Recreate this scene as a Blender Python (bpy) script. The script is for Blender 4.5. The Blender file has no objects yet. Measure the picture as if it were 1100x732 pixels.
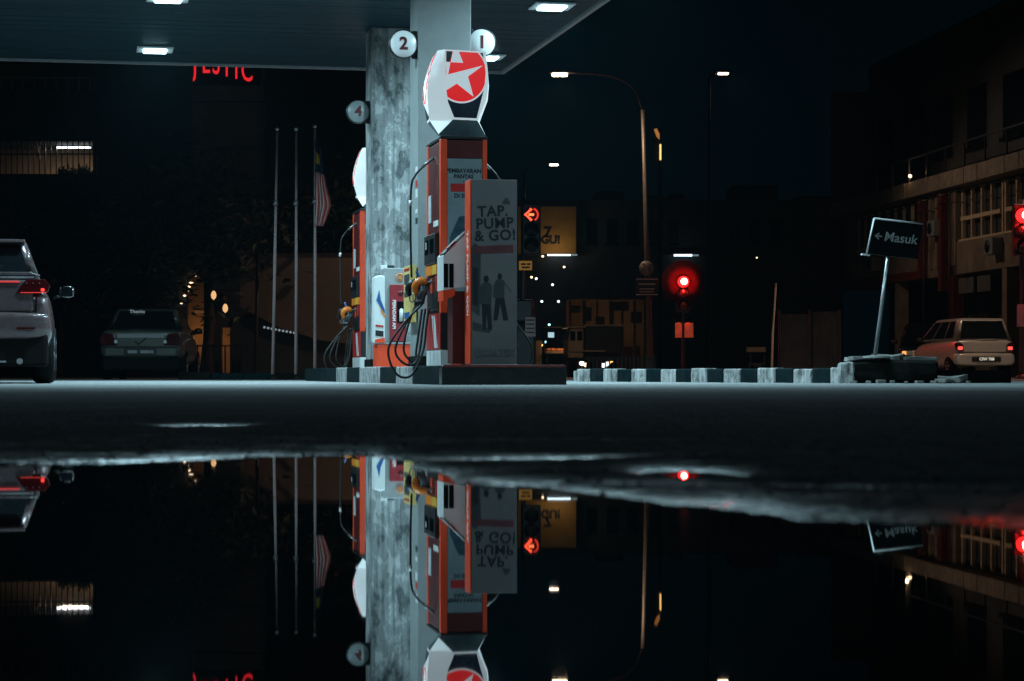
import bpy, bmesh, math, random
import numpy as np
from mathutils import Vector, Matrix, noise
R = math.radians
random.seed(7)
scn = bpy.context.scene
C = scn.collection

# ------------------------------------------------------------------ camera
CAMZ, FPX, HOR = 0.125, 2400.0, 402.0
camd = bpy.data.cameras.new('camera')
cam = bpy.data.objects.new('camera', camd)
C.objects.link(cam)
cam.location = (0, 0, CAMZ)
cam.rotation_euler = (R(90), 0, 0)
camd.sensor_width = 36.0
camd.lens = FPX / 1100.0 * 36.0
camd.shift_y = (HOR - 366.0) / 1100.0
camd.clip_start = 0.05
camd.clip_end = 4000
camd.dof.use_dof = True
camd.dof.focus_distance = 23.5
camd.dof.aperture_fstop = 10.0
scn.camera = cam

# ------------------------------------------------------------------ night sky, exposure
w = bpy.data.worlds.new('World'); scn.world = w; w.use_nodes = True
nt = w.node_tree
bg = nt.nodes['Background']
bg.inputs[0].default_value = (0.10, 0.62, 0.96, 1)
bg.inputs[1].default_value = 0.0028
scn.view_settings.view_transform = 'Standard'
scn.view_settings.look = 'None'
scn.view_settings.exposure = 0
scn.view_settings.gamma = 1
scn.render.engine = 'CYCLES'
scn.cycles.use_denoising = True
scn.cycles.sample_clamp_indirect = 25
scn.cycles.max_bounces = 8
scn.cycles.diffuse_bounces = 3
scn.cycles.caustics_reflective = False
scn.cycles.caustics_refractive = False

LAMP_COL = (0.53, 0.87, 1.0)      # cool white canopy lamps
SODIUM = (1.0, 0.60, 0.32)

# ------------------------------------------------------------------ helpers
def P(u, v, d):
    return Vector(((u - 550) / FPX * d, d, CAMZ + (HOR - v) / FPX * d))
def XZ(u, d): return (u - 550) / FPX * d
def ZZ(v, d): return CAMZ + (HOR - v) / FPX * d

MATS = {}
def pm(name, col, rough=0.5, metal=0.0, var=0.18, scale=6.0, bump=0.08, spec=0.5, coat=0.0, em=None, es=0.0, grime=0.0):
    """plain painted / moulded surface with mottling, roughness variation and fine relief"""
    if name in MATS: return MATS[name]
    m = bpy.data.materials.new(name); m.use_nodes = True
    n = m.node_tree.nodes; l = m.node_tree.links
    b = n['Principled BSDF']
    b.inputs['Metallic'].default_value = metal
    b.inputs['Specular IOR Level'].default_value = spec
    b.inputs['Coat Weight'].default_value = coat
    tc = n.new('ShaderNodeTexCoord')
    nz = n.new('ShaderNodeTexNoise'); nz.inputs['Scale'].default_value = scale; nz.inputs['Detail'].default_value = 8
    nz.inputs['Roughness'].default_value = 0.65
    l.new(tc.outputs['Object'], nz.inputs['Vector'])
    cr = n.new('ShaderNodeValToRGB')
    cr.color_ramp.elements[0].position = 0.3; cr.color_ramp.elements[1].position = 0.7
    cr.color_ramp.elements[0].color = tuple(c * (1 - var) for c in col) + (1,)
    cr.color_ramp.elements[1].color = tuple(min(1, c * (1 + var)) for c in col) + (1,)
    l.new(nz.outputs['Fac'], cr.inputs['Fac'])
    out = cr.outputs['Color']
    if grime:
        g = n.new('ShaderNodeTexNoise'); g.inputs['Scale'].default_value = scale * 0.35; g.inputs['Detail'].default_value = 10
        g.inputs['Roughness'].default_value = 0.75
        l.new(tc.outputs['Object'], g.inputs['Vector'])
        gr = n.new('ShaderNodeMapRange'); gr.inputs[1].default_value = 0.5; gr.inputs[2].default_value = 0.68; gr.inputs[4].default_value = grime
        l.new(g.outputs['Fac'], gr.inputs[0])
        mx = n.new('ShaderNodeMix'); mx.data_type = 'RGBA'
        l.new(gr.outputs[0], mx.inputs[0]); l.new(out, mx.inputs[6]); mx.inputs[7].default_value = (0.03, 0.03, 0.028, 1)
        out = mx.outputs[2]
    l.new(out, b.inputs['Base Color'])
    rr = n.new('ShaderNodeMapRange'); rr.inputs[3].default_value = max(0.02, rough - 0.1); rr.inputs[4].default_value = min(1, rough + 0.12)
    l.new(nz.outputs['Fac'], rr.inputs[0]); l.new(rr.outputs[0], b.inputs['Roughness'])
    if bump:
        n2 = n.new('ShaderNodeTexNoise'); n2.inputs['Scale'].default_value = scale * 9; n2.inputs['Detail'].default_value = 4
        l.new(tc.outputs['Object'], n2.inputs['Vector'])
        bp = n.new('ShaderNodeBump'); bp.inputs['Strength'].default_value = bump; bp.inputs['Distance'].default_value = 0.01
        l.new(n2.outputs['Fac'], bp.inputs['Height']); l.new(bp.outputs[0], b.inputs['Normal'])
    if em:
        b.inputs['Emission Color'].default_value = tuple(em) + (1,)
        b.inputs['Emission Strength'].default_value = es
    MATS[name] = m
    return m

def em(name, col, s):
    if name in MATS: return MATS[name]
    m = bpy.data.materials.new(name); m.use_nodes = True
    b = m.node_tree.nodes['Principled BSDF']
    b.inputs['Base Color'].default_value = tuple(min(1, c) * .5 for c in col) + (1,)
    b.inputs['Emission Color'].default_value = tuple(col) + (1,)
    b.inputs['Emission Strength'].default_value = s
    MATS[name] = m
    return m

class MB:
    """collects shapes, then links them as one mesh object"""
    def __init__(s): s.bm = bmesh.new()
    def box(s, x0, x1, y0, y1, z0, z1, bev=0.0, rot=None, seg=2):
        g = bmesh.ops.create_cube(s.bm, size=1)
        M = Matrix.Translation(((x0 + x1) / 2, (y0 + y1) / 2, (z0 + z1) / 2))
        if rot is not None: M = M @ rot
        M = M @ Matrix.Diagonal((abs(x1 - x0), abs(y1 - y0), abs(z1 - z0), 1))
        bmesh.ops.transform(s.bm, matrix=M, verts=g['verts'])
        if bev:
            es = list({e for v in g['verts'] for e in v.link_edges})
            bmesh.ops.bevel(s.bm, geom=es, offset=bev, segments=seg, affect='EDGES', profile=0.5)
        return s
    def prism(s, pts, axis, a, b):
        """polygon in the two other axes, extruded along axis from a to b"""
        def mk(p, t):
            q = [0, 0, 0]; k = [i for i in range(3) if i != axis]
            q[axis] = t; q[k[0]] = p[0]; q[k[1]] = p[1]; return s.bm.verts.new(q)
        A = [mk(p, a) for p in pts]; B = [mk(p, b) for p in pts]
        n = len(pts)
        f = [s.bm.faces.new(A), s.bm.faces.new(B[::-1])]
        for i in range(n):
            j = (i + 1) % n
            f.append(s.bm.faces.new((A[j], A[i], B[i], B[j])))
        return s
    def tube(s, pts, r, n=8, cap=True):
        pts = [Vector(p) for p in pts]
        rs = r if isinstance(r, (list, tuple)) else [r] * len(pts)
        rings = []; up = Vector((0.123, 0.4, 0.9)).normalized()
        for i, p in enumerate(pts):
            t = (pts[min(i + 1, len(pts) - 1)] - pts[max(i - 1, 0)]).normalized()
            a = t.cross(up)
            if a.length < 1e-3: a = t.cross(Vector((1, 0, 0)))
            a.normalize(); b = t.cross(a).normalized(); up = b.cross(t) if b.cross(t).length > .1 else up
            up = -b if False else up
            rings.append([s.bm.verts.new(p + (a * math.cos(k * 2 * math.pi / n) + b * math.sin(k * 2 * math.pi / n)) * rs[i]) for k in range(n)])
        for A, B in zip(rings, rings[1:]):
            for k in range(n):
                j = (k + 1) % n
                f = s.bm.faces.new((A[k], A[j], B[j], B[k])); f.smooth = True
        if cap:
            s.bm.faces.new(rings[0][::-1]); s.bm.faces.new(rings[-1])
        return s
    def lathe(s, prof, M=None, n=24, caps=True):
        """profile of (radius, z) turned about local z, then moved by M"""
        rings = []; M = M or Matrix()
        for r, z in prof:
            rings.append([s.bm.verts.new(M @ Vector((r * math.cos(k * 2 * math.pi / n), r * math.sin(k * 2 * math.pi / n), z))) for k in range(n)])
        for A, B in zip(rings, rings[1:]):
            for k in range(n):
                j = (k + 1) % n
                f = s.bm.faces.new((A[k], A[j], B[j], B[k])); f.smooth = True
        if caps:
            s.bm.faces.new(rings[0][::-1]); s.bm.faces.new(rings[-1])
        return s
    def poly(s, pts):
        s.bm.faces.new([s.bm.verts.new(p) for p in pts]); return s
    def build(s, name, mat, parent=None, loc=None, rz=0, smooth=False, bevel=0, sub=0):
        me = bpy.data.meshes.new(name)
        bmesh.ops.recalc_face_normals(s.bm, faces=s.bm.faces)
        s.bm.to_mesh(me); s.bm.free()
        return link(name, me, mat, parent, loc, rz, smooth, bevel, sub)

def link(name, me, mat, parent=None, loc=None, rz=0, smooth=False, bevel=0, sub=0):
    if mat and not me.materials: me.materials.append(mat)
    if smooth:
        for p in me.polygons: p.use_smooth = True
    o = bpy.data.objects.new(name, me); C.objects.link(o)
    if parent: o.parent = parent
    if loc is not None: o.location = loc
    if rz: o.rotation_euler.z = rz
    if bevel:
        b = o.modifiers.new('Bevel', 'BEVEL'); b.width = bevel; b.segments = 2; b.limit_method = 'ANGLE'; b.angle_limit = R(35)
    if sub:
        b = o.modifiers.new('Subdivision', 'SUBSURF'); b.levels = sub; b.render_levels = sub
    return o

def tag(o, label=None, cat=None, group=None, kind=None):
    if label: o['label'] = label
    if cat: o['category'] = cat
    if group: o['group'] = group
    if kind: o['kind'] = kind
    return o

def thing(name, label, cat, loc=(0, 0, 0), rz=0, group=None):
    o = bpy.data.objects.new(name, None); C.objects.link(o)
    o.empty_display_size = 0.2
    o.location = loc; o.rotation_euler.z = rz
    return tag(o, label, cat, group)

def copy_tree(o, parent=None):
    c = o.copy(); C.objects.link(c); c.parent = parent
    for ch in list(o.children): copy_tree(ch, c)
    return c

def lettering(name, txt, size, mat, parent, loc, rot=(R(90), 0, 0), ext=0.0015, off=0.0, align='CENTER', sx=1.0, shear=0.0, space=1.0):
    cu = bpy.data.curves.new('lettering', 'FONT'); cu.body = txt; cu.size = size; cu.extrude = ext; cu.offset = off
    cu.align_x = align; cu.align_y = 'CENTER'; cu.shear = shear; cu.space_character = space; cu.resolution_u = 3
    t = bpy.data.objects.new('lettering', cu); C.objects.link(t)
    dg = bpy.context.evaluated_depsgraph_get(); dg.update()
    me = bpy.data.meshes.new_from_object(t.evaluated_get(dg))
    bpy.data.objects.remove(t); bpy.data.curves.remove(cu)
    me.materials.clear()
    o = link(name, me, mat, parent, loc); o.rotation_euler = rot; o.scale.x = sx
    return o

def lamp(name, kind, loc, power, col, size=0.4, sy=None, rot=(0, 0, 0), parent=None, spread=None, spot=None, soft=0.1):
    L = bpy.data.lights.new(name, kind); L.energy = power; L.color = col
    if kind == 'AREA':
        L.size = size
        if sy: L.shape = 'RECTANGLE'; L.size_y = sy
        if spread: L.spread = spread
    else: L.shadow_soft_size = soft
    if kind == 'SPOT': L.spot_size = spot; L.spot_blend = 0.6
    o = bpy.data.objects.new(name, L); C.objects.link(o); o.location = loc; o.rotation_euler = rot
    if parent: o.parent = parent
    return o

# ------------------------------------------------------------------ special materials
def node_mat(name):
    m = bpy.data.materials.new(name); m.use_nodes = True
    return m, m.node_tree.nodes, m.node_tree.links, m.node_tree.nodes['Principled BSDF']

def asphalt_mat():
    m, n, l, b = node_mat('asphalt')
    geo = n.new('ShaderNodeNewGeometry'); sep = n.new('ShaderNodeSeparateXYZ'); l.new(geo.outputs['Position'], sep.inputs[0])
    def nz(scale, detail, rough=.6, vec=None):
        t = n.new('ShaderNodeTexNoise'); t.inputs['Scale'].default_value = scale; t.inputs['Detail'].default_value = detail; t.inputs['Roughness'].default_value = rough
        l.new(vec or geo.outputs['Position'], t.inputs['Vector']); return t
    big = nz(0.55, 5); mid = nz(7, 6); fine = nz(160, 3); grit = n.new('ShaderNodeTexVoronoi'); grit.inputs['Scale'].default_value = 95
    l.new(geo.outputs['Position'], grit.inputs['Vector'])
    # damp where the ground is low, with a ragged noisy margin
    a1 = n.new('ShaderNodeMath'); a1.operation = 'MULTIPLY_ADD'; l.new(big.outputs['Fac'], a1.inputs[0]); a1.inputs[1].default_value = 0.016; l.new(sep.outputs['Z'], a1.inputs[2])
    a2 = n.new('ShaderNodeMath'); a2.operation = 'MULTIPLY_ADD'; l.new(mid.outputs['Fac'], a2.inputs[0]); a2.inputs[1].default_value = 0.010; l.new(a1.outputs[0], a2.inputs[2])
    wet = n.new('ShaderNodeMapRange'); wet.interpolation_type = 'SMOOTHSTEP'
    wet.inputs[1].default_value = 0.0115; wet.inputs[2].default_value = 0.0235; wet.inputs[3].default_value = 1; wet.inputs[4].default_value = 0
    l.new(a2.outputs[0], wet.inputs[0])
    col = n.new('ShaderNodeValToRGB'); col.color_ramp.elements[0].position = .32; col.color_ramp.elements[1].position = .72
    col.color_ramp.elements[0].color = (.14, .143, .145, 1); col.color_ramp.elements[1].color = (.36, .362, .36, 1)
    mpl = n.new('ShaderNodeMapping'); mpl.inputs['Rotation'].default_value = (0, 0, -.194); mpl.inputs['Scale'].default_value = (30, .55, 1); l.new(geo.outputs['Position'], mpl.inputs[0])
    lane = nz(1.0, 6, .8, mpl.outputs[0])
    fmix = n.new('ShaderNodeMath'); fmix.operation = 'MULTIPLY_ADD'; l.new(lane.outputs['Fac'], fmix.inputs[0]); fmix.inputs[1].default_value = 1.1
    fm2 = n.new('ShaderNodeMath'); fm2.operation = 'MULTIPLY_ADD'; l.new(fine.outputs['Fac'], fm2.inputs[0]); fm2.inputs[1].default_value = .5; fm2.inputs[2].default_value = -.3
    l.new(fm2.outputs[0], fmix.inputs[2])
    mixn = n.new('ShaderNodeMath'); mixn.operation = 'MULTIPLY_ADD'; l.new(fmix.outputs[0], mixn.inputs[0]); mixn.inputs[1].default_value = .65
    hb = n.new('ShaderNodeMath'); hb.operation = 'MULTIPLY'; l.new(big.outputs['Fac'], hb.inputs[0]); hb.inputs[1].default_value = .5
    l.new(hb.outputs[0], mixn.inputs[2]); l.new(mixn.outputs[0], col.inputs['Fac'])
    dk = n.new('ShaderNodeMix'); dk.data_type = 'RGBA'; l.new(wet.outputs[0], dk.inputs[0]); l.new(col.outputs['Color'], dk.inputs[6]); dk.inputs[7].default_value = (.022, .024, .026, 1)
    l.new(dk.outputs[2], b.inputs['Base Color'])
    ro = n.new('ShaderNodeMapRange'); l.new(wet.outputs[0], ro.inputs[0]); ro.inputs[3].default_value = 1.0; ro.inputs[4].default_value = .12
    l.new(ro.outputs[0], b.inputs['Roughness'])
    sp = n.new('ShaderNodeMapRange'); l.new(wet.outputs[0], sp.inputs[0]); sp.inputs[3].default_value = .016; sp.inputs[4].default_value = .45
    l.new(sp.outputs[0], b.inputs['Specular IOR Level'])
    hsum = n.new('ShaderNodeMath'); hsum.operation = 'MULTIPLY_ADD'; l.new(grit.outputs['Distance'], hsum.inputs[0]); hsum.inputs[1].default_value = -.8; l.new(fine.outputs['Fac'], hsum.inputs[2])
    bs = n.new('ShaderNodeMapRange'); l.new(wet.outputs[0], bs.inputs[0]); bs.inputs[3].default_value = .75; bs.inputs[4].default_value = .35
    bp = n.new('ShaderNodeBump'); bp.inputs['Distance'].default_value = .004; l.new(bs.outputs[0], bp.inputs['Strength']); l.new(hsum.outputs[0], bp.inputs['Height'])
    l.new(bp.outputs[0], b.inputs['Normal'])
    return m

def water_mat():
    m, n, l, b = node_mat('puddle_water')
    b.inputs['Base Color'].default_value = (.55, .62, .62, 1)
    b.inputs['Roughness'].default_value = 0.012
    b.inputs['IOR'].default_value = 1.36
    b.inputs['Transmission Weight'].default_value = 1
    geo = n.new('ShaderNodeNewGeometry')
    t = n.new('ShaderNodeTexNoise'); t.inputs['Scale'].default_value = 5; t.inputs['Detail'].default_value = 2
    l.new(geo.outputs['Position'], t.inputs['Vector'])
    bp = n.new('ShaderNodeBump'); bp.inputs['Strength'].default_value = .05; bp.inputs['Distance'].default_value = .0012
    l.new(t.outputs['Fac'], bp.inputs['Height']); l.new(bp.outputs[0], b.inputs['Normal'])
    return m

def peeling_mat(name, base, stain, amount, scale):
    """paint that has blistered and peeled, with dark ragged outlines and water streaks"""
    m, n, l, b = node_mat(name)
    tc = n.new('ShaderNodeTexCoord')
    mp = n.new('ShaderNodeMapping'); mp.inputs['Scale'].default_value = (1, 1, .62); l.new(tc.outputs['Object'], mp.inputs[0])
    a = n.new('ShaderNodeTexNoise'); a.inputs['Scale'].default_value = scale; a.inputs['Detail'].default_value = 9; a.inputs['Roughness'].default_value = .70; a.inputs['Distortion'].default_value = .15
    l.new(mp.outputs[0], a.inputs[0])
    pat = n.new('ShaderNodeValToRGB'); e = pat.color_ramp.elements
    e[0].position = 0; e[0].color = (0, 0, 0, 1); e[1].position = 1; e[1].color = (.75, .75, .75, 1)
    for pos, c in ((.54 - amount, .0), (.57 - amount, .5), (.60 - amount, .38), (.64 - amount, .62), (.67 - amount, .9), (.72 - amount, .75)):
        k = e.new(pos); k.color = (c, c, c, 1)
    l.new(a.outputs['Fac'], pat.inputs[0])
    st = n.new('ShaderNodeTexNoise'); st.inputs['Scale'].default_value = 3.0; st.inputs['Detail'].default_value = 5
    m2 = n.new('ShaderNodeMapping'); m2.inputs['Scale'].default_value = (7, 7, .35); l.new(tc.outputs['Object'], m2.inputs[0]); l.new(m2.outputs[0], st.inputs[0])
    sr = n.new('ShaderNodeMapRange'); sr.inputs[1].default_value = .35; sr.inputs[2].default_value = .75; sr.inputs[3].default_value = .45; sr.inputs[4].default_value = 1.15
    l.new(st.outputs['Fac'], sr.inputs[0])
    mx = n.new('ShaderNodeMix'); mx.data_type = 'RGBA'; l.new(pat.outputs[0], mx.inputs[0]); mx.inputs[6].default_value = tuple(base) + (1,); mx.inputs[7].default_value = tuple(stain) + (1,)
    mu = n.new('ShaderNodeMix'); mu.data_type = 'RGBA'; mu.blend_type = 'MULTIPLY'; mu.inputs[0].default_value = 1
    l.new(mx.outputs[2], mu.inputs[6]); l.new(sr.outputs[0], mu.inputs[7]); l.new(mu.outputs[2], b.inputs['Base Color'])
    b.inputs['Roughness'].default_value = .7
    bp = n.new('ShaderNodeBump'); bp.inputs['Strength'].default_value = .5; bp.inputs['Distance'].default_value = .012
    l.new(pat.outputs[0], bp.inputs['Height']); bp.invert = True; l.new(bp.outputs[0], b.inputs['Normal'])
    return m

M_ASPH = asphalt_mat()
M_WATER = water_mat()
M_PIL2 = peeling_mat('peeling_pillar_paint', (.46, .48, .48), (.025, .04, .045), .07, 2.6)
M_PIL1 = pm('pillar_paint', (.23, .25, .25), .7, var=.12, scale=2.2, bump=.15, grime=.12)
M_KW = peeling_mat('worn_white_kerb_paint', (.52, .52, .51), (.04, .04, .038), .05, 8)
M_KB = pm('black_kerb_paint', (.0025, .012, .014), .7, spec=.06, var=.5, scale=9, bump=.3, grime=.5)
M_KD = pm('dark_glossy_kerb', (.012, .013, .014), .22, var=.4, scale=5, bump=.12)
M_CONC = pm('old_concrete', (.22, .215, .20), .85, var=.35, scale=4, bump=.5, grime=.5)
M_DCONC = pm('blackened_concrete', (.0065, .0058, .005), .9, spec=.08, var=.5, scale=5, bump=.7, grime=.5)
M_ORANGE = pm('orange_enamel', (.86, .075, .022), .38, var=.08, scale=5, bump=.02, grime=.12)
M_MAROON = pm('maroon_enamel', (.085, .008, .009), .4, var=.12, scale=5, bump=.02)
M_RED = pm('red_enamel', (.50, .022, .022), .4, var=.1, scale=5, bump=.02, grime=.15)
M_BLACK = pm('black_plastic', (.012, .013, .014), .42, var=.3, scale=10, bump=.05)
M_MATTE = pm('matte_black_plastic', (.006, .006, .006), .8, spec=.12, var=.3, scale=10, bump=.05)
M_TYRE = pm('tyre_rubber', (.007, .007, .007), .8, spec=.1, var=.3, scale=12, bump=.1)
M_RUBBER = pm('black_rubber_hose', (.014, .014, .015), .5, var=.3, scale=12, bump=.05)
M_WHITE = pm('white_enamel', (.72, .73, .72), .4, var=.06, scale=5, bump=.02, grime=.12)
M_GREY = pm('grey_panel', (.30, .315, .32), .5, var=.08, scale=5, bump=.03, grime=.15)
M_POSTER = pm('grey_poster_print', (.125, .118, .12), .42, var=.08, scale=3, bump=.02)
M_INK = pm('dark_ink', (.007, .010, .014), .5, var=.1, bump=0)
M_INK2 = pm('faded_ink', (.036, .040, .046), .5, var=.3, bump=0)
M_WTEXT = pm('white_lettering', (.75, .75, .74), .5, var=.03, bump=0)
M_YEL = pm('yellow_plastic', (.72, .38, .04), .45, var=.12, bump=.02, grime=.2)
M_AMB = pm('orange_plastic', (.80, .22, .02), .4, var=.1, bump=.02)
M_BLUEP = pm('blue_plastic', (.02, .10, .30), .4, var=.1, bump=.02)
M_STEEL = pm('galvanised_steel', (.42, .43, .44), .38, metal=.8, var=.15, scale=8, bump=.05, grime=.2)
M_DSTEEL = pm('dark_painted_steel', (.05, .055, .06), .45, metal=.3, var=.25, scale=8, bump=.05)
M_GLASS = pm('dark_glass', (.006, .008, .010), .06, var=.1, bump=0, spec=.6)
M_NAVY = pm('navy_sign_face', (.008, .016, .035), .25, var=.05, bump=0, em=(.01, .03, .08), es=.04)
M_LWHITE = pm('lit_white_acrylic', (.75, .78, .78), .3, var=.04, bump=0, em=(.80, .93, 1.0), es=.40)
M_LWHITE2 = pm('dim_white_acrylic', (.75, .78, .78), .3, var=.06, bump=0, em=(.80, .93, 1.0), es=.06)
M_LRED = pm('lit_red_acrylic', (.65, .012, .012), .3, var=.05, bump=0, em=(1.0, .012, .014), es=.5)
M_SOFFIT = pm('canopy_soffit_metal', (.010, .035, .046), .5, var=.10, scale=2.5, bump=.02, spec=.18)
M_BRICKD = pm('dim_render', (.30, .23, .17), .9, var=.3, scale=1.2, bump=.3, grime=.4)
M_TANW = pm('tan_wall', (.34, .25, .17), .9, var=.2, scale=1.5, bump=.3, grime=.3)
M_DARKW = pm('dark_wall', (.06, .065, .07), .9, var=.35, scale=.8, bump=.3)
M_FRAME = pm('pale_window_bar', (.80, .62, .42), .5, var=.1, bump=.03)
M_REDPAINT = pm('faded_red_paint', (.16, .022, .018), .6, var=.25, scale=3, bump=.1, grime=.35)
M_BARK = pm('bark', (.06, .045, .035), .9, var=.4, scale=12, bump=.6)
M_LEAF = pm('dark_leaf', (.035, .06, .03), .6, var=.5, scale=3, bump=0)

# ------------------------------------------------------------------ ground with its hollow, and the puddle standing in it
BND = [(-3, 2.6), (-1.2, 2.75), (-.69, 3.0), (-.4, 3.33), (-.22, 3.42), (-.15, 3.05), (-.06, 2.6), (.05, 2.45), (.15, 2.12), (.25, 1.95), (.42, 1.80), (1.2, 1.5), (3, 1.2)]
def dB(x):
    return np.interp(x, [b[0] for b in BND], [b[1] for b in BND])
GZ = 0.017
def height(x, y):
    s = y - float(dB(x))
    s += .07 * noise.noise((x * 3.1, y * 1.3, 4.2)) + .035 * noise.noise((x * 11, y * 6, 1.7)) + .012 * noise.noise((x * 34, y * 20, 1.2))
    if s > 0: rt = max(0, min(1, (x - .08) / .12)); h = (.0062 - .0014 * rt) * (1 - math.exp(-s / (.13 - .04 * rt))) + .0108 * (1 - math.exp(-s / 2.0))
    else: h = -.03 * (1 - math.exp(s / .8))
    k = max(0, min(1, (12 - y) / 4))
    h += k * (.0024 * noise.noise((x * .8, y * 1.1, 9)) + .0014 * noise.noise((x * 2.2, y * 2.6, 3)) + .0005 * noise.noise((x * 14, y * 14, 7)))
    rough_patch = math.exp(-max(0, abs(x - .2) - .35) ** 2 / .02) * math.exp(-((y - 2.6) / .9) ** 2)
    h += rough_patch * (.0042 * noise.noise((x * 2.6, y * 4.4, 21)) + .0018 * noise.noise((x * 9, y * 9, 31)))
    # a shallow streak left of the middle, and a worn gully on the right
    h -= k * .015 * math.exp(-((y - 5.15) / .22) ** 2 - ((x + .72) / .13) ** 2)
    h -= .0125 * math.exp(-((y - 3.22 - .25 * x) / .12) ** 2 - ((x - .02) / .19) ** 2)
    h -= .0185 * math.exp(-((y - 2.79 + .10 * x) / .15) ** 2 - ((x - .222) / .085) ** 2)
    h -= .0120 * math.exp(-((y - 3.06) / .05) ** 2 - ((x - .23) / .07) ** 2)
    h -= .0085 * math.exp(-((y - 2.42 + .2 * (x - .3)) / .06) ** 2 - ((x - .36) / .16) ** 2)
    h -= .0075 * math.exp(-((y - 4.0) / .12) ** 2 - ((x - .12) / .25) ** 2)
    if y < -.2: h += .05 * min(1, (-.2 - y) / .6) ** 2
    return h
def ground():
    def axis(lo, hi, step, far, g=1.28):
        a = list(np.arange(lo, hi + 1e-6, step)); s = step; x = hi
        while x < far[1]: s *= g; x += s; a.append(x)
        s = step; x = lo
        while x > far[0]: s *= g; x -= s; a.insert(0, x)
        return np.array(a)
    def grow(start, stop, step, g):
        out = []; x = start
        while x < stop: x += step; step *= g; out.append(x)
        return out, step
    xp = list(np.arange(0.006, 1.3, .012)); g1, st = grow(xp[-1], 6.5, .012, 1.03); g2, _ = grow(g1[-1], 900, st, 1.4)
    xp = xp + g1 + g2; xs = np.array([-v for v in xp[::-1]] + xp)
    ya = list(np.arange(.75, 7.0, .014)); g1, st = grow(ya[-1], 30, .014, 1.012); g2, _ = grow(g1[-1], 2500, st, 1.35); g0, _ = grow(-.75, 300, .014, 1.25)
    ys = np.array([-v for v in g0[::-1]] + ya + g1 + g2)
    rg = np.random.default_rng(5)
    nx, ny = len(xs), len(ys)
    co = np.zeros((ny, nx, 3)); co[..., 0] = xs[None, :]; co[..., 1] = ys[:, None]
    for j, y in enumerate(ys):
        for i, x in enumerate(xs):
            if y > 14 or abs(x) > 30: co[j, i, 2] = GZ
            else: co[j, i, 2] = height(x, y) * (1 if y < 10 else max(0, (14 - y) / 4)) + (GZ * (1 - max(0, (14 - y) / 4)) if y >= 10 else 0)
    # coarse chippings standing out of the surface
    chip = rg.normal(0, 1, (ny, nx)) * (np.abs(xs)[None, :] < 7) * ((ys > .5) & (ys < 31))[:, None]
    under = np.clip((co[..., 2] + .002) / .004, .15, 1)
    co[..., 2] += chip * .0008 * under
    idx = np.arange(nx * ny).reshape(ny, nx)
    f = np.stack([idx[:-1, :-1], idx[:-1, 1:], idx[1:, 1:], idx[1:, :-1]], -1).reshape(-1, 4)
    me = bpy.data.meshes.new('ground')
    me.vertices.add(nx * ny); me.vertices.foreach_set('co', co.reshape(-1).astype(np.float32))
    me.loops.add(f.size); me.loops.foreach_set('vertex_index', f.reshape(-1).astype(np.int32))
    me.polygons.add(len(f)); me.polygons.foreach_set('loop_start', np.arange(0, f.size, 4, dtype=np.int32))
    me.update(); me.validate()
    tag(link('ground', me, M_ASPH, smooth=True), kind='structure')
ground()
tag(MB().poly([(-2.6, -.75, 0), (2.6, -.75, 0), (2.6, 6.2, 0), (-2.6, 6.2, 0)]).build('puddle', M_WATER), kind='structure')

# loose wet grit along the puddle's margin
def grit():
    rnd = random.Random(3); mb = MB()
    for i in range(420):
        x = rnd.uniform(-.9, .9); y = float(dB(x)) + rnd.gauss(.18, .22)
        if y < .9: continue
        z = height(x, y)
        if z < -.002: continue
        r = rnd.uniform(.0012, .0034)
        g = bmesh.ops.create_icosphere(mb.bm, subdivisions=1, radius=r)
        for v in g['verts']:
            v.co = Vector((v.co.x * rnd.uniform(.8, 1.4), v.co.y * rnd.uniform(.8, 1.4), v.co.z * .7)) + Vector((x, y, z + r * .2))
    o = mb.build('grit', pm('wet_stone', (.05, .05, .048), .12, var=.4, scale=90, bump=.1), smooth=True)
    tag(o, 'loose wet grit scattered along the edge of the puddle', 'grit', kind='stuff')
grit()
def floating_specks():
    rnd = random.Random(12); mb = MB()
    for i in range(130):
        y = rnd.uniform(.9, 3.0); x = rnd.uniform(-.24, .24) * y
        if y > float(dB(x)) - .1: continue
        r = rnd.uniform(.0004, .0011); a0 = rnd.uniform(0, 6.28)
        mb.prism([(x + r * rnd.uniform(.6, 1.5) * math.cos(a0 + k * 1.257), y + r * rnd.uniform(.6, 1.5) * math.sin(a0 + k * 1.257)) for k in range(5)], 2, .0001, .0006)
    tag(mb.build('debris', pm('pale_speck', (.4, .4, .38), .7, bump=0)), 'tiny pale specks floating on the puddle', 'debris', kind='stuff')
floating_specks()

# ------------------------------------------------------------------ station frame: b runs to the right, a runs away
ANG = math.atan2(.193, .981)
AV = Vector((-math.sin(ANG), math.cos(ANG), 0)); BV = Vector((math.cos(ANG), math.sin(ANG), 0))
O = Vector((-.836, 26.06, 0))
def S(b, a, z=0): return O + BV * b + AV * a + Vector((0, 0, z))
ITOP = 0.213   # top of the pump island

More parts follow.
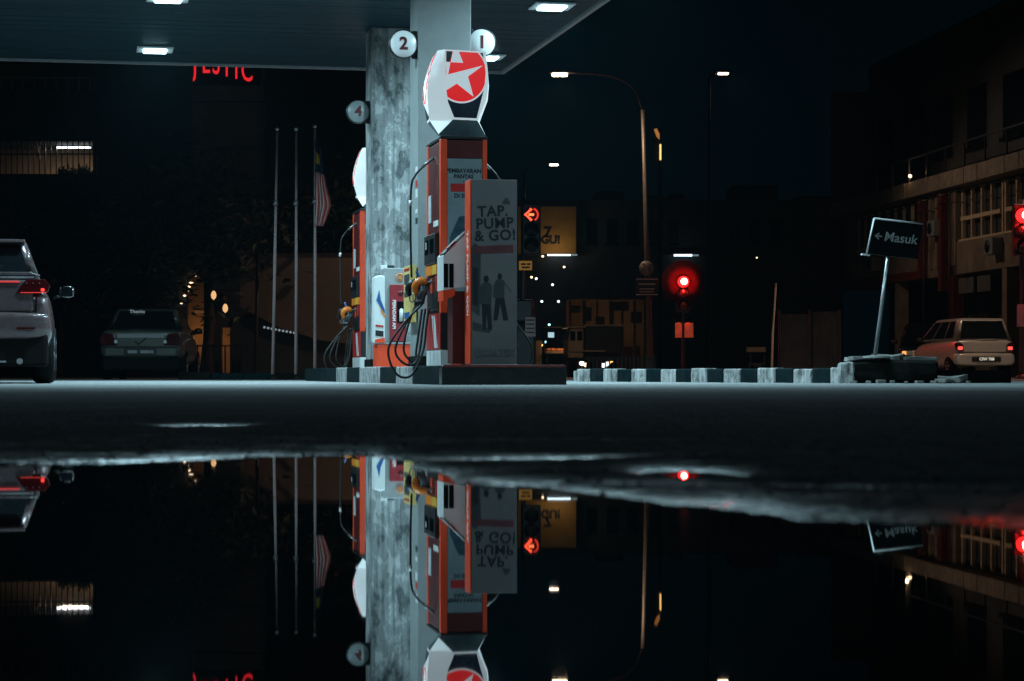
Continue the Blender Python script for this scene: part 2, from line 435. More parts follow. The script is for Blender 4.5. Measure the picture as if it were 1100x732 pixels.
# ------------------------------------------------------------------ canopy
def canopy():
    t = thing('station_canopy', 'wide flat fuel station canopy with ribbed teal lit soffit', 'canopy', S(0, 0, 0), ANG)
    L0, L1, A0, A1, Z = -14.0, 2.6, -7.6, 9.8, 5.0
    MB().box(L0, L1, A0, A1, Z + .03, Z + .75).build('roof_deck', pm('canopy_deck', (.12, .13, .14), .6), t)
    m = MB(); y = A0 + .02; rnd = random.Random(2)
    while y < A1 - .2:
        m.box(L0 + .05, L1 - .05, y, y + .185, Z + rnd.uniform(0, .004), Z + .025); y += .2
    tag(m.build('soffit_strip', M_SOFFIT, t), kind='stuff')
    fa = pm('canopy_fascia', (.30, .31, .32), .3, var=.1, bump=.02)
    MB().box(L1, L1 + .06, A0, A1 + .06, Z - .012, Z + .8, .004).build('fascia', fa, t)
    MB().box(L0, L1, A1, A1 + .06, Z - .012, Z + .8, .004).build('fascia', fa, t)
    MB().box(L0, L1, A0 - .06, A0, Z - .012, Z + .8, .004).build('fascia', fa, t)
    MB().box(L1 + .063, L1 + .09, A0, A1, Z + .02, Z + .22, .005).build('fascia_stripe', M_RED, t)
canopy()

def canopy_lights():
    first = None
    labels = {}
    cols = [(-3.0, -1.2), (-3.0, 3.45), (-3.0, 8.1), (2.0, -1.2), (2.0, 3.1), (2.0, 7.9), (-8.0, -1.2), (-8.0, 3.45), (-8.0, 8.1), (-3.0, -5.8), (2.0, -5.8)]
    names = ['recessed canopy lamp over the lane left of the near pillar, nearest one', 'recessed canopy lamp cut by the top edge above the red neon word',
             'bright recessed canopy lamp just above the canopy edge left of the neon word', 'recessed canopy lamp on the right of the star sign, nearest to the camera',
             'recessed canopy lamp beside the canopy corner at the top edge', 'small bright canopy lamp beside the round sign behind the star sign',
             'recessed canopy lamp over the parked car, nearest of its row', 'recessed canopy lamp over the far left lane, middle of its row', 'recessed canopy lamp over the far left lane, last of its row',
             'recessed canopy lamp at the front edge of the canopy, left row', 'recessed canopy lamp at the front edge of the canopy, right row']
    for (b, a), lb in zip(cols, names):
        if first is None:
            t = thing('canopy_lamp', lb, 'lamp', S(b, a, 4.965), ANG, 'lamps in the canopy soffit')
            MB().box(-.27, .27, -.27, .27, 0, .03, .01).build('housing', M_WHITE, t)
            MB().box(-.17, .17, -.17, .17, -.025, -.001, .01).build('lens', em('canopy_lens', LAMP_COL, 9.0), t)
            first = t
        else:
            t = copy_tree(first); t.location = S(b, a, 4.965); t['label'] = lb
        pw = (270 if a > -4 else 85) if b > -5 else 30
        lamp('canopy_lamp_light', 'AREA', S(b, a, 4.92), pw, LAMP_COL, .42, rot=(0, 0, ANG), spread=R(168))
canopy_lights()

# ------------------------------------------------------------------ pillars and bay number signs
def pillar(label, b, a, mat, hw=.31):
    t = thing('canopy_pillar', label, 'pillar', S(b, a, 0), ANG, 'canopy pillars')
    m = MB().box(-hw, hw, -hw, hw, ITOP - .02, 5.0, .012)
    m.build('shaft', mat, t)
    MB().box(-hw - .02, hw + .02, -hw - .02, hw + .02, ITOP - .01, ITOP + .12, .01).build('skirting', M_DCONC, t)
    return t
PIL1 = pillar('smooth grey square pillar behind the near fuel pump and star sign', 0, 0, M_PIL1)
for zz_, hh, mt in ((2.42, .10, M_WHITE), (2.28, .08, M_RED), (2.16, .10, M_WHITE), (1.98, .05, M_WHITE), (1.86, .07, M_INK)):
    MB().box(-.3125, -.3105, -.28, -.12, zz_, zz_ + hh).build('sticker', mt, PIL1)
pillar('square pillar with mottled peeling grey paint behind the red cabinet', .22, 5.75, M_PIL2)

def number_sign(num, label, b, a, z, side, mat):
    t = thing('bay_number_sign', label, 'sign', S(b, a, z), ANG, 'round bay number signs')
    M = Matrix.Rotation(R(90), 4, 'X')
    MB().lathe([(0.001, -.035), (.15, -.035), (.158, -.02), (.158, .03), (.15, .045), (0.001, .045)], M, 40, False).build('disc', mat, t)
    MB().lathe([(.158, -.03), (.166, -.03), (.166, .047), (.158, .047)], M, 40, False).build('rim', M_BLACK, t)
    lettering('numeral', num, .20, pm('dark_red_numeral', (.10, .008, .012), .5, bump=0), t, (0, -.048, .0), off=.006)
    MB().box(.10 * side, .22 * side, .0, .05, -.16, .16, .005).build('bracket', M_BLACK, t)
number_sign('2', 'round white sign with a dark red 2 left of the near pillar', -.31 - .165, -.25, 3.92, 1, M_LWHITE2)
number_sign('1', 'round white sign half hidden behind the star sign', .31 + .14, -.2, 3.97, -1, M_LWHITE2)
number_sign('4', 'dim round sign with a dark 4 left of the mottled pillar', .22 - .31 - .17, 5.6, 3.82, 1, pm('weak_white_acrylic', (.22, .25, .25), .4, bump=0))

# ------------------------------------------------------------------ pump island and its kerb stones
def pump_island():
    t = thing('pump_island', 'raised pump island with dark front end and painted kerb stones', 'pump island', (-.694, 22.2, 0), ANG)
    W = 1.27
    MB().box(.14, W - .14, .2, 13.4, .0, ITOP - .006, .004).build('island_top', M_CONC, t)
    MB().box(-.001, W, 0, .2, 0, ITOP, .02, seg=3).build('front_kerb', M_KD, t)
    MB().box(0.02, W - .02, -.004, .03, ITOP - .022, ITOP + .004, .004).build('worn_lip', M_REDPAINT, t)
    ends = [.203, 1.98, 3.25, 4.6, 6.55, 7.9, 9.1, 11.2, 13.4]
    k = 0
    for y0, y1 in zip(ends, ends[1:]):
        wm = M_KB if k % 2 == 0 or y0 > 11 else M_KW
        MB().box(0, .137, y0, y1 - .012, 0, ITOP - random.uniform(0, .008), .015).build('kerb_stone', wm, t)
        MB().box(W - .137, W, y0, y1 - .012, 0, ITOP - random.uniform(0, .008), .015).build('kerb_stone', wm, t)
        k += 1
    MB().box(0.14, W - .14, 13.42, 13.6, 0, ITOP, .02).build('end_kerb', M_KD, t)
pump_island()

# ------------------------------------------------------------------ fuel pump
def arc_pts(ctrl, n=10):
    """Catmull-Rom through control points"""
    c = [Vector(p) for p in ctrl]; c = [c[0] * 2 - c[1]] + c + [c[-1] * 2 - c[-2]]; out = []
    for i in range(1, len(c) - 2):
        for k in range(n):
            t = k / n; p0, p1, p2, p3 = c[i - 1:i + 3]
            out.append(.5 * ((2 * p1) + (p2 - p0) * t + (2 * p0 - 5 * p1 + 4 * p2 - p3) * t * t + (3 * p1 - p0 - 3 * p2 + p3) * t ** 3))
    out.append(c[-2]); return out

def pump(label, loc):
    t = thing('fuel_pump', label, 'fuel pump', loc, ANG, 'fuel pumps on the island')
    w, D, H = .25, .475, 2.40
    # end posts, orange
    for sx in (-1, 1):
        for sy in (-1, 1):
            wd = .072 if sx < 0 else .048
            x0 = sx * w; x1 = sx * (w - wd)
            MB().box(min(x0, x1), max(x0, x1), sy * D, sy * (D - .10), .56, H, .008).build('corner_post', M_ORANGE, t)
    for sy in (-1, 1):
        y0, y1 = sy * (D - .012), sy * (D - .05)
        MB().box(-.177, .201, min(y0, y1), max(y0, y1), 2.20, H - .01, .004).build('top_band', M_MAROON, t)
        pp = MB().box(-.177, .201, min(y0, y1) + (0 if sy > 0 else .006), max(y0, y1) - (.006 if sy > 0 else 0), .62, 2.196, .003).build('end_poster', pm('blue_grey_poster', (.20, .25, .27), .4, var=.1, bump=.01), t)
        if sy < 0:
            yy = -D + .016
            lettering('lettering', 'PEMBAYARAN', .060, M_INK, pp, (.0, yy, 2.065), off=.0015)
            lettering('lettering', 'PANTAS', .058, M_INK, pp, (0, yy, 2.005), off=.0015)
            lettering('lettering', '-', .06, M_INK, pp, (0, yy, 1.955), off=.001)
            MB().box(-.14, .15, yy - .001, yy + .003, 1.845, 1.93).build('red_bar', M_RED, pp)
            lettering('lettering', 'DI SINI', .062, M_INK, pp, (-.01, yy, 1.80), off=.0015)
            # printed picture: slanting blue shapes
            MB().prism([(-.15, 1.36), (-.05, 1.58), (.06, 1.60), (.19, 1.42), (.19, 1.1), (-.15, 1.1)], 1, yy - .001, yy + .003).build('printed_shape', pm('printed_blue', (.03, .07, .10), .4, var=.4, scale=9, bump=0), pp)
    MB().box(-w + .012, w - .012, -D + .06, D - .06, .04, H - .02, .004).build('cabinet_core', M_BLACK, t)
    MB().box(-w - .005, w + .005, -D - .005, D + .005, H + .001, H + .035, .008).build('top_cap', M_BLACK, t)
    # lower cabinet, dark, with a white and orange kick panel
    MB().box(-w + .005, w - .005, -D + .012, D - .012, .17, .555, .006).build('lower_cabinet', M_BLACK, t)
    MB().box(-w - .002, -.14, -D - .004, D, .0, .165, .004).build('kick_panel', M_WHITE, t)
    MB().box(-.138, -.03, -D - .004, D, .0, .165, .004).build('kick_panel', M_ORANGE, t)
    MB().box(-.028, w, -D + .03, D, .0, .165, .004).build('kick_panel', M_BLACK, t)
    for zz_ in (.62, 1.30, 1.78, 2.19):
        for xx_ in (-.165, .19):
            MB().lathe([(.001, 0), (.008, 0), (.006, .004), (.001, .005)], Matrix.Translation((xx_, -D + .018, zz_ + .02)) @ Matrix.Rotation(R(90), 4, 'X'), 8, False).build('screw', M_STEEL, t)
    MB().box(-.12, .16, -D + .003, -D + .013, .355, .361, 0).build('cabinet_seam', M_STEEL, t)
    MB().lathe([(.001, 0), (.018, 0), (.018, .006), (.001, .008)], Matrix.Translation((.05, -D + .012, .45)) @ Matrix.Rotation(R(90), 4, 'X'), 12, False).build('lock', M_STEEL, t)
    for s in (-1, 1):
        X = s * w
        def bx(y0, y1, z0, z1, dp, mat, name, par=t, bev=.004):
            a0, a1 = X - s * .02, X + s * dp
            return MB().box(min(a0, a1), max(a0, a1), y0, y1, z0, z1, bev).build(name, mat, par)
        yf, yb = -D + .104, D - .104
        bx(yf, yb, 1.42, H - .02, -.004, M_MAROON, 'upper_panel')
        bx(yf + .05, yf + .36, 1.49, 1.555, .004, M_WHITE, 'sticker')
        bx(yb - .22, yb - .05, 1.55, 1.85, .006, pm('pale_display', (.5, .6, .62), .3, bump=0), 'price_strip')
        hd = bx(yf, yb, 1.09, 1.415, .045, M_BLACK, 'display_housing', bev=.012)
        bx(yf + .08, yf + .34, 1.20, 1.36, .049, M_GLASS, 'screen', hd)
        bx(yb - .30, yb - .06, 1.20, 1.36, .049, M_GLASS, 'screen', hd)
        bx(yb - .20, yb - .12, 1.26, 1.34, .052, M_GREY, 'key_pad', hd)
        bx(yf, yf + .34, .975, 1.085, .030, M_YEL, 'grade_label')
        bx(yf + .345, yb, .975, 1.085, .030, M_AMB, 'grade_label')
        ho = bx(yf, yb, .60, .97, .012, M_BLACK, 'nozzle_holster')
        bx(yf + .01, yf + .12, .80, .96, .026, M_RED, 'holster_badge', ho)
        bx(yf + .32, yf + .42, .78, .94, .026, M_ORANGE, 'holster_badge', ho)
        # lower panel, red with slanted white stripe
        lp = bx(-D + .02, D - .02, .17, .56, .004, M_RED, 'lower_panel')
        a0, a1 = X + s * .003, X + s * .009
        MB().prism([(-.30, .19), (-.12, .19), (.08, .54), (-.10, .54)], 0, min(a0, a1), max(a0, a1)).build('white_stripe', M_WHITE, lp)
        # hose boom over the lane
        bo = arc_pts([(X - s * .02, .0, 2.26), (X + s * .10, 0, 2.16), (X + s * .20, 0, 2.05), (X + s * .245, 0, 1.9), (X + s * .25, 0, 1.4), (X + s * .24, 0, .95)])
        MB().tube(bo, .013, 8).build('hose_boom', M_RUBBER, t)
        MB().tube([bo[2], bo[12]], .017, 8).build('boom_sleeve', M_STEEL, t)
        MB().tube([(X + s * .252, 0, 1.78), (X + s * .252, 0, 1.72)], .02, 8).build('hose_clip', M_WHITE, t)
        # nozzles in the holster and their hoses
        grips = (M_AMB, M_BLUEP, M_BLACK)
        for i, yy in enumerate((yf + .12, yf + .36, yf + .60)):
            gx = X + s * (.03 + .03)
            nz = MB()
            nz.tube([(gx + s * .10, yy, .66), (gx + s * .085, yy, .76), (gx + s * .05, yy, .85)], [.021, .026, .03], 10)
            nz.tube([(gx + s * .05, yy, .85), (gx + s * .01, yy, .90), (gx - s * .07, yy, .87)], [.018, .014, .011], 8)
            no = nz.build('nozzle', M_DSTEEL, t)
            g = MB()
            g.tube(arc_pts([(gx + s * .05, yy, .90), (gx + s * .13, yy, .90), (gx + s * .18, yy, .84), (gx + s * .165, yy, .76)], 4), [.034, .04, .044, .046, .047, .047, .046, .044, .042, .04, .036, .032, .028], 10)
            if i != 1: g.build('splash_guard', grips[i], no, smooth=True)
            else:
                g.bm.free()
                MB().tube([(gx + s * .13, yy, 1.02), (gx + s * .05, yy, .84), (gx + s * .02, yy, .76)], [.014, .02, .016], 8).build('handle', grips[i], no)
            MB().tube(arc_pts([(gx + s * .09, yy, .70), (gx + s * .16, yy, .70), (gx + s * .165, yy, .78)], 4), .008, 6).build('trigger_guard', M_STEEL, no)
            reach = (.50, .36, .20)[i]
            low = (-.10, .02, .04)[i]
            hose = arc_pts([(gx + s * .10, yy, .66), (gx + s * (.10 + reach * .40), yy, .45), (gx + s * (.08 + reach * .78), yy - .03, .18), (gx + s * (.02 + reach * .74), yy - .02, low + .02),
                            (gx + s * (.0 + reach * .45), yy, low - .005), (gx + s * .09, yy + .03, .15), (gx + s * .05, yy + .05, .42), (gx + s * .02, yy + .06, .62)])
            MB().tube(hose, .0135, 8).build('hose', M_RUBBER, t)
    return t
PUMP1 = S(-.14, -1.93, ITOP)
p1 = pump('near orange and grey fuel pump under the bright star sign', PUMP1)
p2 = copy_tree(p1); p2.location = S(.34, 8.55, ITOP); p2['label'] = 'far fuel pump with yellow nozzle covers left of the mottled pillar'

# ------------------------------------------------------------------ star sign lantern above a pump
def star_sign(label, loc):
    """three-sided lantern: a broad front face and two narrower faces running back"""
    t = thing('star_sign', label, 'sign', loc, R(21), 'star signs above the pumps'); t.scale = (1.13, 1.13, 1.05)
    zt, zb, zc = .71, 0.0, -.15
    FR = [((.04, -.19), (1, 0), (0, -1)), ((.245, .10), (-.242, .970), (.970, .242)), ((-.26, .10), (-.242, -.970), (-.970, .242))]
    prof = [(.205, zt), (.225, .55), (.235, .37), (.215, .22), (.125, zb)]
    dxs = [.105, .045, 0.0, 0.0, .03]          # the side faces lean in towards the top
    def lean(z): return float(np.interp(z, [zb, .22, .37, .55, zt], dxs[::-1]))
    bm = MB(); V = []
    for h, z in prof:
        row = []
        for i, (c, T, N) in enumerate(FR):
            ox = 0 if i == 0 else (-lean(z) if i == 1 else lean(z))
            for sg in (-1, 1): row.append(bm.bm.verts.new((c[0] + ox + sg * T[0] * h, c[1] + sg * T[1] * h, z)))
        V.append(row)
    for A, B in zip(V, V[1:]):
        for k in range(6): bm.bm.faces.new((A[k], A[(k + 1) % 6], B[(k + 1) % 6], B[k]))
    bm.bm.faces.new(V[0][::-1])
    L = V[-1]
    corners = [(.262, -.15, zc), (0.0, .34, zc), (-.215, -.15, zc)]
    cc = [bm.bm.verts.new(p) for p in corners]
    for i, (k0, k1) in enumerate(((1, 2), (3, 4), (5, 0))): bm.bm.faces.new((L[k0], L[k1], cc[i]))
    low = [tuple(v.co) for v in L]
    sh = bm.build('shell', M_LWHITE, t, smooth=True); es_ = sh.modifiers.new('EdgeSplit', 'EDGE_SPLIT'); es_.split_angle = R(34)
    un = MB(); ring = [low[0], low[1], corners[0], low[2], low[3], corners[1], low[4], low[5], corners[2]]
    rv = [un.bm.verts.new((p[0] * .99, p[1] * .99, p[2] - .001)) for p in ring]
    st = [un.bm.verts.new((p[0] * .30, p[1] * .30, -.235)) for p in ring]
    for i in range(9): un.bm.faces.new((rv[i], rv[(i + 1) % 9], st[(i + 1) % 9], st[i]))
    un.bm.faces.new(st)
    un.build('underside', pm('grey_teal_acrylic', (.14, .20, .22), .35, bump=0), t)
    MB().box(-.07, .07, -.07, .07, -.262, -.225, .005).build('stem', M_DSTEEL, t)
    q = 0.0
    # faces: navy panel, red disc, white star, white ring
    S1 = (2 * .232) / 360.
    def fp(x, y): return ((x - 367) * S1, zt - (y - 100) * (zt - zb) / 505.)
    outl = [(225, 112), (505, 112), (525, 250), (515, 370), (455, 590), (280, 590), (232, 480), (215, 380), (213, 250)]
    cxr, cyr, RX, RY = 330, 268, 200, 206
    def inside_clip(pts):
        poly = pts
        n = len(outl)
        for i in range(n):
            ax, ay = outl[i]; bx_, by_ = outl[(i + 1) % n]
            def side(p): return (bx_ - ax) * (p[1] - ay) - (by_ - ay) * (p[0] - ax)
            new = []
            for j in range(len(poly)):
                p, r_ = poly[j], poly[(j + 1) % len(poly)]
                sp_, sr = side(p), side(r_)
                if sp_ >= 0: new.append(p)
                if (sp_ >= 0) != (sr >= 0):
                    u = sp_ / (sp_ - sr); new.append((p[0] + (r_[0] - p[0]) * u, p[1] + (r_[1] - p[1]) * u))
            poly = new
        return poly
    def circ(k): return inside_clip([(cxr + RX * k * math.cos(a), cyr + RY * k * math.sin(a)) for a in [i * 2 * math.pi / 72 for i in range(72)]])
    def ccw(p): return p
    star_pts = [(502, 204), (385, 290), (428, 434), (298, 345), (214, 398), (213, 290), (236, 280)]
    faces = None
    for fi, (c, T, N) in enumerate(FR):
        Mz = Matrix(((T[0], -N[0], 0, c[0]), (T[1], -N[1], 0, c[1]), (0, 0, 1, 0), (0, 0, 0, 1)))
        def flat(pts, off, name, mat, par):
            mb = MB(); mb.prism([fp(*p) for p in pts], 1, -q - off, -q - off + .0025)
            bmesh.ops.transform(mb.bm, matrix=Mz, verts=mb.bm.verts)
            if fi:
                for vv in mb.bm.verts: vv.co.x += lean(vv.co.z) * (-1 if fi == 1 else 1)
            return mb.build(name, mat, par)
        pn = flat(outl, .003, 'face_panel', M_NAVY, t)
        flat(circ(1.06), .006, 'white_ring', M_LWHITE, pn)
        flat(circ(1.0), .009, 'red_disc', M_LRED, pn)
        flat(star_pts, .012, 'white_star', M_LWHITE, pn)
        flat([(268, 112), (312, 112), (348, 192), (250, 192)], .0125, 'star_tip', M_LWHITE, pn)
        flat([(216, 192), (248, 192), (228, 288), (215, 292)], .013, 'star_edge', M_LWHITE, pn)
        flat([(216, 113), (264, 113), (246, 189), (215, 189)], .0125, 'navy_corner', M_NAVY, pn)
    return t
SS = star_sign('bright star sign in red, white and navy above the near pump', PUMP1 + Vector((-.02, .03, 2.64)))
s2 = copy_tree(SS); s2.location = S(.37, 8.55, ITOP + 2.64); s2['label'] = 'star sign above the far pump, half hidden by the mottled pillar'

# ------------------------------------------------------------------ payment terminal with the tall TAP PUMP & GO panel
def terminal():
    d = 22.62
    t = thing('payment_terminal', 'tall grey payment terminal reading TAP PUMP & GO beside the near pump', 'terminal', (-.414, d, ITOP), ANG)
    W, H, T = .475, 1.885, .30
    MB().box(.02, W, .02, T, .03, H - .01, .006).build('housing', M_DSTEEL, t)
    fr = MB().box(.004, W, 0, .022, .012, H, .004).build('front_panel', M_POSTER, t)
    sd = MB().box(-.012, .0, 0.0, T, .012, H, .004).build('side_panel', M_ORANGE, t)
    MB().box(0, W, -.005, T + .005, -.002, .012, .003).build('base_plate', M_STEEL, t)
    tilt = (R(90), R(-3), 0)
    yy = -.002; cx = W / 2 + .005
    lettering('lettering', 'TAP.', .150, M_INK, fr, (cx - .02, yy, H - .325), tilt, off=.0026, space=1.06)
    lettering('lettering', 'PUMP', .150, M_INK, fr, (cx, yy, H - .448), tilt, off=.0026, space=1.06)
    lettering('lettering', '& GO!', .150, M_INK, fr, (cx + .005, yy, H - .570), tilt, off=.0026, space=1.06)
    # a small clover mark by the first word
    cl = MB()
    for dx, dz in ((0, .022), (-.02, -.005), (.02, -.005)):
        cl.prism([(cx + .12 + dx + .02 * math.cos(a), H - .225 + dz + .02 * math.sin(a)) for a in [i * math.pi / 6 for i in range(12)]], 1, yy - .002 - abs(dx) * .01, yy + .003)
    cl.build('clover_mark', M_INK2, fr)
    bar = MB().prism([(.04, H - .755), (W - .04, H - .735), (W - .04, H - .66), (.04, H - .68)], 1, yy - .002, yy + .003)
    br = bar.build('red_bar', pm('dull_red_print', (.115, .022, .026), .5, bump=0), fr)
    for k in range(2):
        MB().prism([(.07, H - .707 - k * .024), (W - .07, H - .69 - k * .024), (W - .07, H - .684 - k * .024), (.07, H - .701 - k * .024)], 1, yy - .003, yy + .003).build('fine_print', M_INK2, br)
    # printed picture: pump outline on the left and two standing men
    def pr(pts, mat, name='printed_figure', o=.0015):
        MB().prism([(x, z) for x, z in pts], 1, yy - o, yy + .003).build(name, mat, fr)
    pr([(.005, .56), (.085, .50), (.10, 1.13), (.095, 1.20), (.03, 1.24), (.005, 1.20)], M_INK2, 'printed_pump')
    pr([(.015, .62), (.07, .60), (.07, .98), (.015, 1.0)], M_INK, 'printed_pump_screen', .003)
    def man(cx_, z0, s, stride, arm):
        top = z0 + .56 * s
        legs = [(cx_ - .035 * s - stride, z0), (cx_ - .005 * s - stride * .6, z0), (cx_ + .004 * s, z0 + .20 * s), (cx_ + .02 * s + stride * .6, z0 - .0), (cx_ + .06 * s + stride, z0), (cx_ + .045 * s, z0 + .30 * s), (cx_ - .045 * s, z0 + .30 * s)]
        pr(legs, M_INK, 'printed_trousers', .0022)
        body = [(cx_ - .05 * s, z0 + .26 * s), (cx_ + .05 * s, z0 + .26 * s), (cx_ + .06 * s, z0 + .44 * s)] + arm + [(cx_ + .04 * s, z0 + .475 * s), (cx_ - .04 * s, z0 + .475 * s), (cx_ - .07 * s, z0 + .42 * s), (cx_ - .08 * s, z0 + .28 * s)]
        pr(body, M_INK2, 'printed_shirt', .0028)
        pr([(cx_ + .026 * s * math.cos(a), z0 + .515 * s + .036 * s * math.sin(a)) for a in [i * math.pi / 7 for i in range(14)]], M_INK, 'printed_head', .0034)
    man(.155, .36, 1.0, .0, [])
    man(.295, .46, .86, .035, [(.40, .46 + .30), (.41, .46 + .285)][::1])
    pr([(.015, .36), (.19, .33), (.20, .36), (.10, .42), (.015, .44)], M_INK2, 'printed_ground', .001)
    # darker footer lettering (worn mark and word)
    fl = pm('footer_ink', (.085, .088, .092), .5, bump=0)
    lettering('lettering', 'CALTEX', .095, fl, fr, (cx + .035, yy, .125), (R(90), 0, 0), off=.004, sx=.95)
    MB().prism([(.075 + .05 * math.cos(a), .128 + .05 * math.sin(a)) for a in [i * math.pi / 9 for i in range(18)]], 1, yy - .0012, yy + .003).build('round_mark', fl, fr)
    lettering('lettering', 'TAP PUMP & GO!', .115, M_WTEXT, sd, (-.0135, T * .45, H - .95), (R(90), R(90), R(-90)), off=.004)
    # console between terminal and pump: white wedge head, maroon pedestal
    cn = MB().prism([(-.225, .77), (.02, .81), (.02, 1.37), (-.005, 1.355), (-.225, 1.13)], 1, T + .06, T + .46).build('console', M_WHITE, t, bevel=.006)
    MB().prism([(-.222, 1.136), (.018, 1.376), (.018, 1.39), (-.222, 1.15)], 1, T + .055, T + .30).build('keypad_strip', M_BLACK, cn)
    MB().prism([(-.19, 1.185), (-.10, 1.272), (-.10, 1.285), (-.19, 1.20)], 1, T + .045, T + .054).build('card_slot', M_RED, cn)
    for x0 in (-.222, -.165):
        MB().box(x0, x0 + .046, T + .052, T + .064, .80, 1.045, .003).build('display', M_GLASS, cn)
    MB().prism([(-.225, .665), (-.105, .72), (-.105, .795), (-.225, .765)], 1, T + .062, T + .40).build('orange_trim', M_ORANGE, t)
    MB().box(-.125, .018, T + .08, T + .40, .02, .765, .005).build('pedestal', M_MAROON, t)
terminal()

# ------------------------------------------------------------------ fire point cabinet before the mottled pillar
def cabinet():
    d = 30.2
    px = d / FPX
    o = P(424, 392, d)
    t = thing('fire_cabinet', 'red fire extinguisher cabinet on an orange plinth before the mottled pillar', 'cabinet', (o.x, o.y, ITOP), ANG)
    z = lambda v: ZZ(v, d) - ITOP
    x = lambda u: (u - 424) * px
    MB().box(x(405), x(444), 0, .42, .0, z(370), .012).build('plinth', M_ORANGE, t)
    MB().box(x(404.5), x(444.5), -.012, .43, z(370) + .001, z(368), .004).build('plinth_lid', M_GREY, t)
    MB().box(x(413), x(438), .03, .38, z(368) + .002, z(288), .012).build('body', M_GREY, t)
    dr = MB().box(x(419), x(436.5), .004, .028, z(367), z(306), .006).build('door', pm('cabinet_red', (.30, .02, .028), .4, bump=.02), t)
    wd = MB().box(x(426.5), x(435), -.003, .0035, z(347), z(324), .003).build('window', M_GLASS, dr)
    MB().tube([(x(431), -.012, z(345.5)), (x(431), -.012, z(333)), (x(431), -.012, z(331.5))], [.028, .028, .012], 12).build('extinguisher', M_WHITE, wd)
    MB().lathe([(.0, 0), (.034, 0), (.034, .006), (0, .006)], Matrix.Translation((x(430.5), .004, z(315))) @ Matrix.Rotation(R(90), 4, 'X'), 18, False).build('lock', M_MAROON, dr)
    lettering('lettering', 'PEMADAM API', .062, M_WTEXT, dr, (x(423.3), .0015, z(338)), (R(90), R(90), 0), off=.002)
    ring = MB().lathe([(.045, 0), (.056, 0), (.056, .006), (.045, .006)], Matrix.Translation((x(430), .027, z(298))) @ Matrix.Rotation(R(90), 4, 'X'), 24, False)
    rg = ring.build('flame_badge', M_AMB, t)
    MB().prism([(x(430) - .02, z(300)), (x(430) + .02, z(300)), (x(430) + .012, z(297)), (x(430), z(294.5)), (x(430) - .014, z(297.5))], 1, .022, .028).build('flame', M_AMB, rg)
    # white curved pylon with blue and red swoosh
    py = MB()
    pts = [(x(401) + .0, z(369)), (x(413.5), z(369)), (x(413.5), z(297)), (x(408), z(295.5)), (x(401.5), z(298))]
    py.prism(pts, 1, -.02, .22)
    pl = py.build('pylon', M_WHITE, t, bevel=.02)
    def sw(p, m, nm, o=.026): MB().prism([(x(a), z(b)) for a, b in p], 1, -o, -.0205).build(nm, m, pl)
    sw([(404, 323), (407, 312), (408.5, 322), (413, 333), (413, 338), (408, 330)], M_BLUEP, 'blue_swoosh')
    sw([(407.5, 327), (411, 334), (413.2, 339), (413.2, 342), (409, 336)], M_AMB, 'red_swoosh')
    sw([(403, 349), (411.5, 350), (411.5, 352), (403, 351)], M_RED, 'red_line')
    sw([(403, 355), (411.5, 356), (411.5, 362), (403, 361)], M_INK, 'dark_label')
    sw([(402.5, 365), (413, 363), (413, 368.5), (402.5, 368.5)], M_ORANGE, 'orange_foot')
cabinet()

def small_fixtures():
    o = P(417, 288, 30.9)
    t = thing('switch_box', 'small switch box, half white half black, on the mottled pillar', 'switch box', S(.22 - .085, 5.75 - .33, o.z), ANG)
    MB().box(-.10, -.005, -.02, .02, -.06, .06, .005).build('white_half', M_WHITE, t)
    MB().box(-.003, .095, -.02, .02, -.06, .06, .005).build('black_half', M_BLACK, t)
    t = thing('notice_board', 'narrow yellow notice sheet on the side of the near pillar', 'notice', S(-.36, -.05, .72), ANG)
    MB().box(-.04, .03, -.26, .26, 0, .66, .004).build('sheet', pm('faded_yellow_sheet', (.62, .45, .14), .6, var=.2, bump=.05), t)
    for k, (z0, z1, mt) in enumerate(((.05, .12, M_BLUEP), (.30, .36, M_INK2), (.45, .56, M_INK2), (.60, .63, M_RED))):
        MB().box(-.044, -.041, -.2, .2, z0, z1).build('print_band', mt, t)
small_fixtures()

# ------------------------------------------------------------------ kerb of the road island, in black and white stones
KA = Vector((XZ(619, 32), 32, 0)); KBp = Vector((XZ(913, 26), 26, 0))
def road_island():
    dv = (KBp - KA); n = 17; L = dv.length; ang = math.atan2(dv.y, dv.x)
    t = thing('painted_kerb', 'long black and white painted kerb between the pumps and the tilted sign', 'kerb', KA, ang)
    wd = L / n
    for i in range(n):
        hh = .195 + .012 * math.sin(i * 1.7) * .5
        MB().box(i * wd, (i + 1) * wd - .008, 0, .17, 0, hh + random.uniform(-.006, .006), .018).build('kerb_stone', M_KB if i % 2 else M_KW, t, rz=R(random.uniform(-.12, .12)))
    # rounded nose
    nb = MB(); pts = []
    for k in range(9):
        a = R(90) + k * R(90) / 8
        pts.append((-.01 + .16 * math.cos(a), .17 + .17 * math.sin(a) - .17 + .0))
    pts = [(-.01, 0)] + [(-.01 - .22 * math.sin(a), .17 - .17 * math.cos(a)) for a in [i * R(90) / 8 for i in range(9)]] + [(-.01, .17)]
    MB().prism(pts, 2, 0, .17).build('kerb_nose', M_KW, t, bevel=.015)
    mb = MB(); mb.prism([(.02, .173), (L, .173), (L + .2, 2.2), (.6, 1.2)], 2, 0, .17)
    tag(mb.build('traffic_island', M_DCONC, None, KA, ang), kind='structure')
road_island()

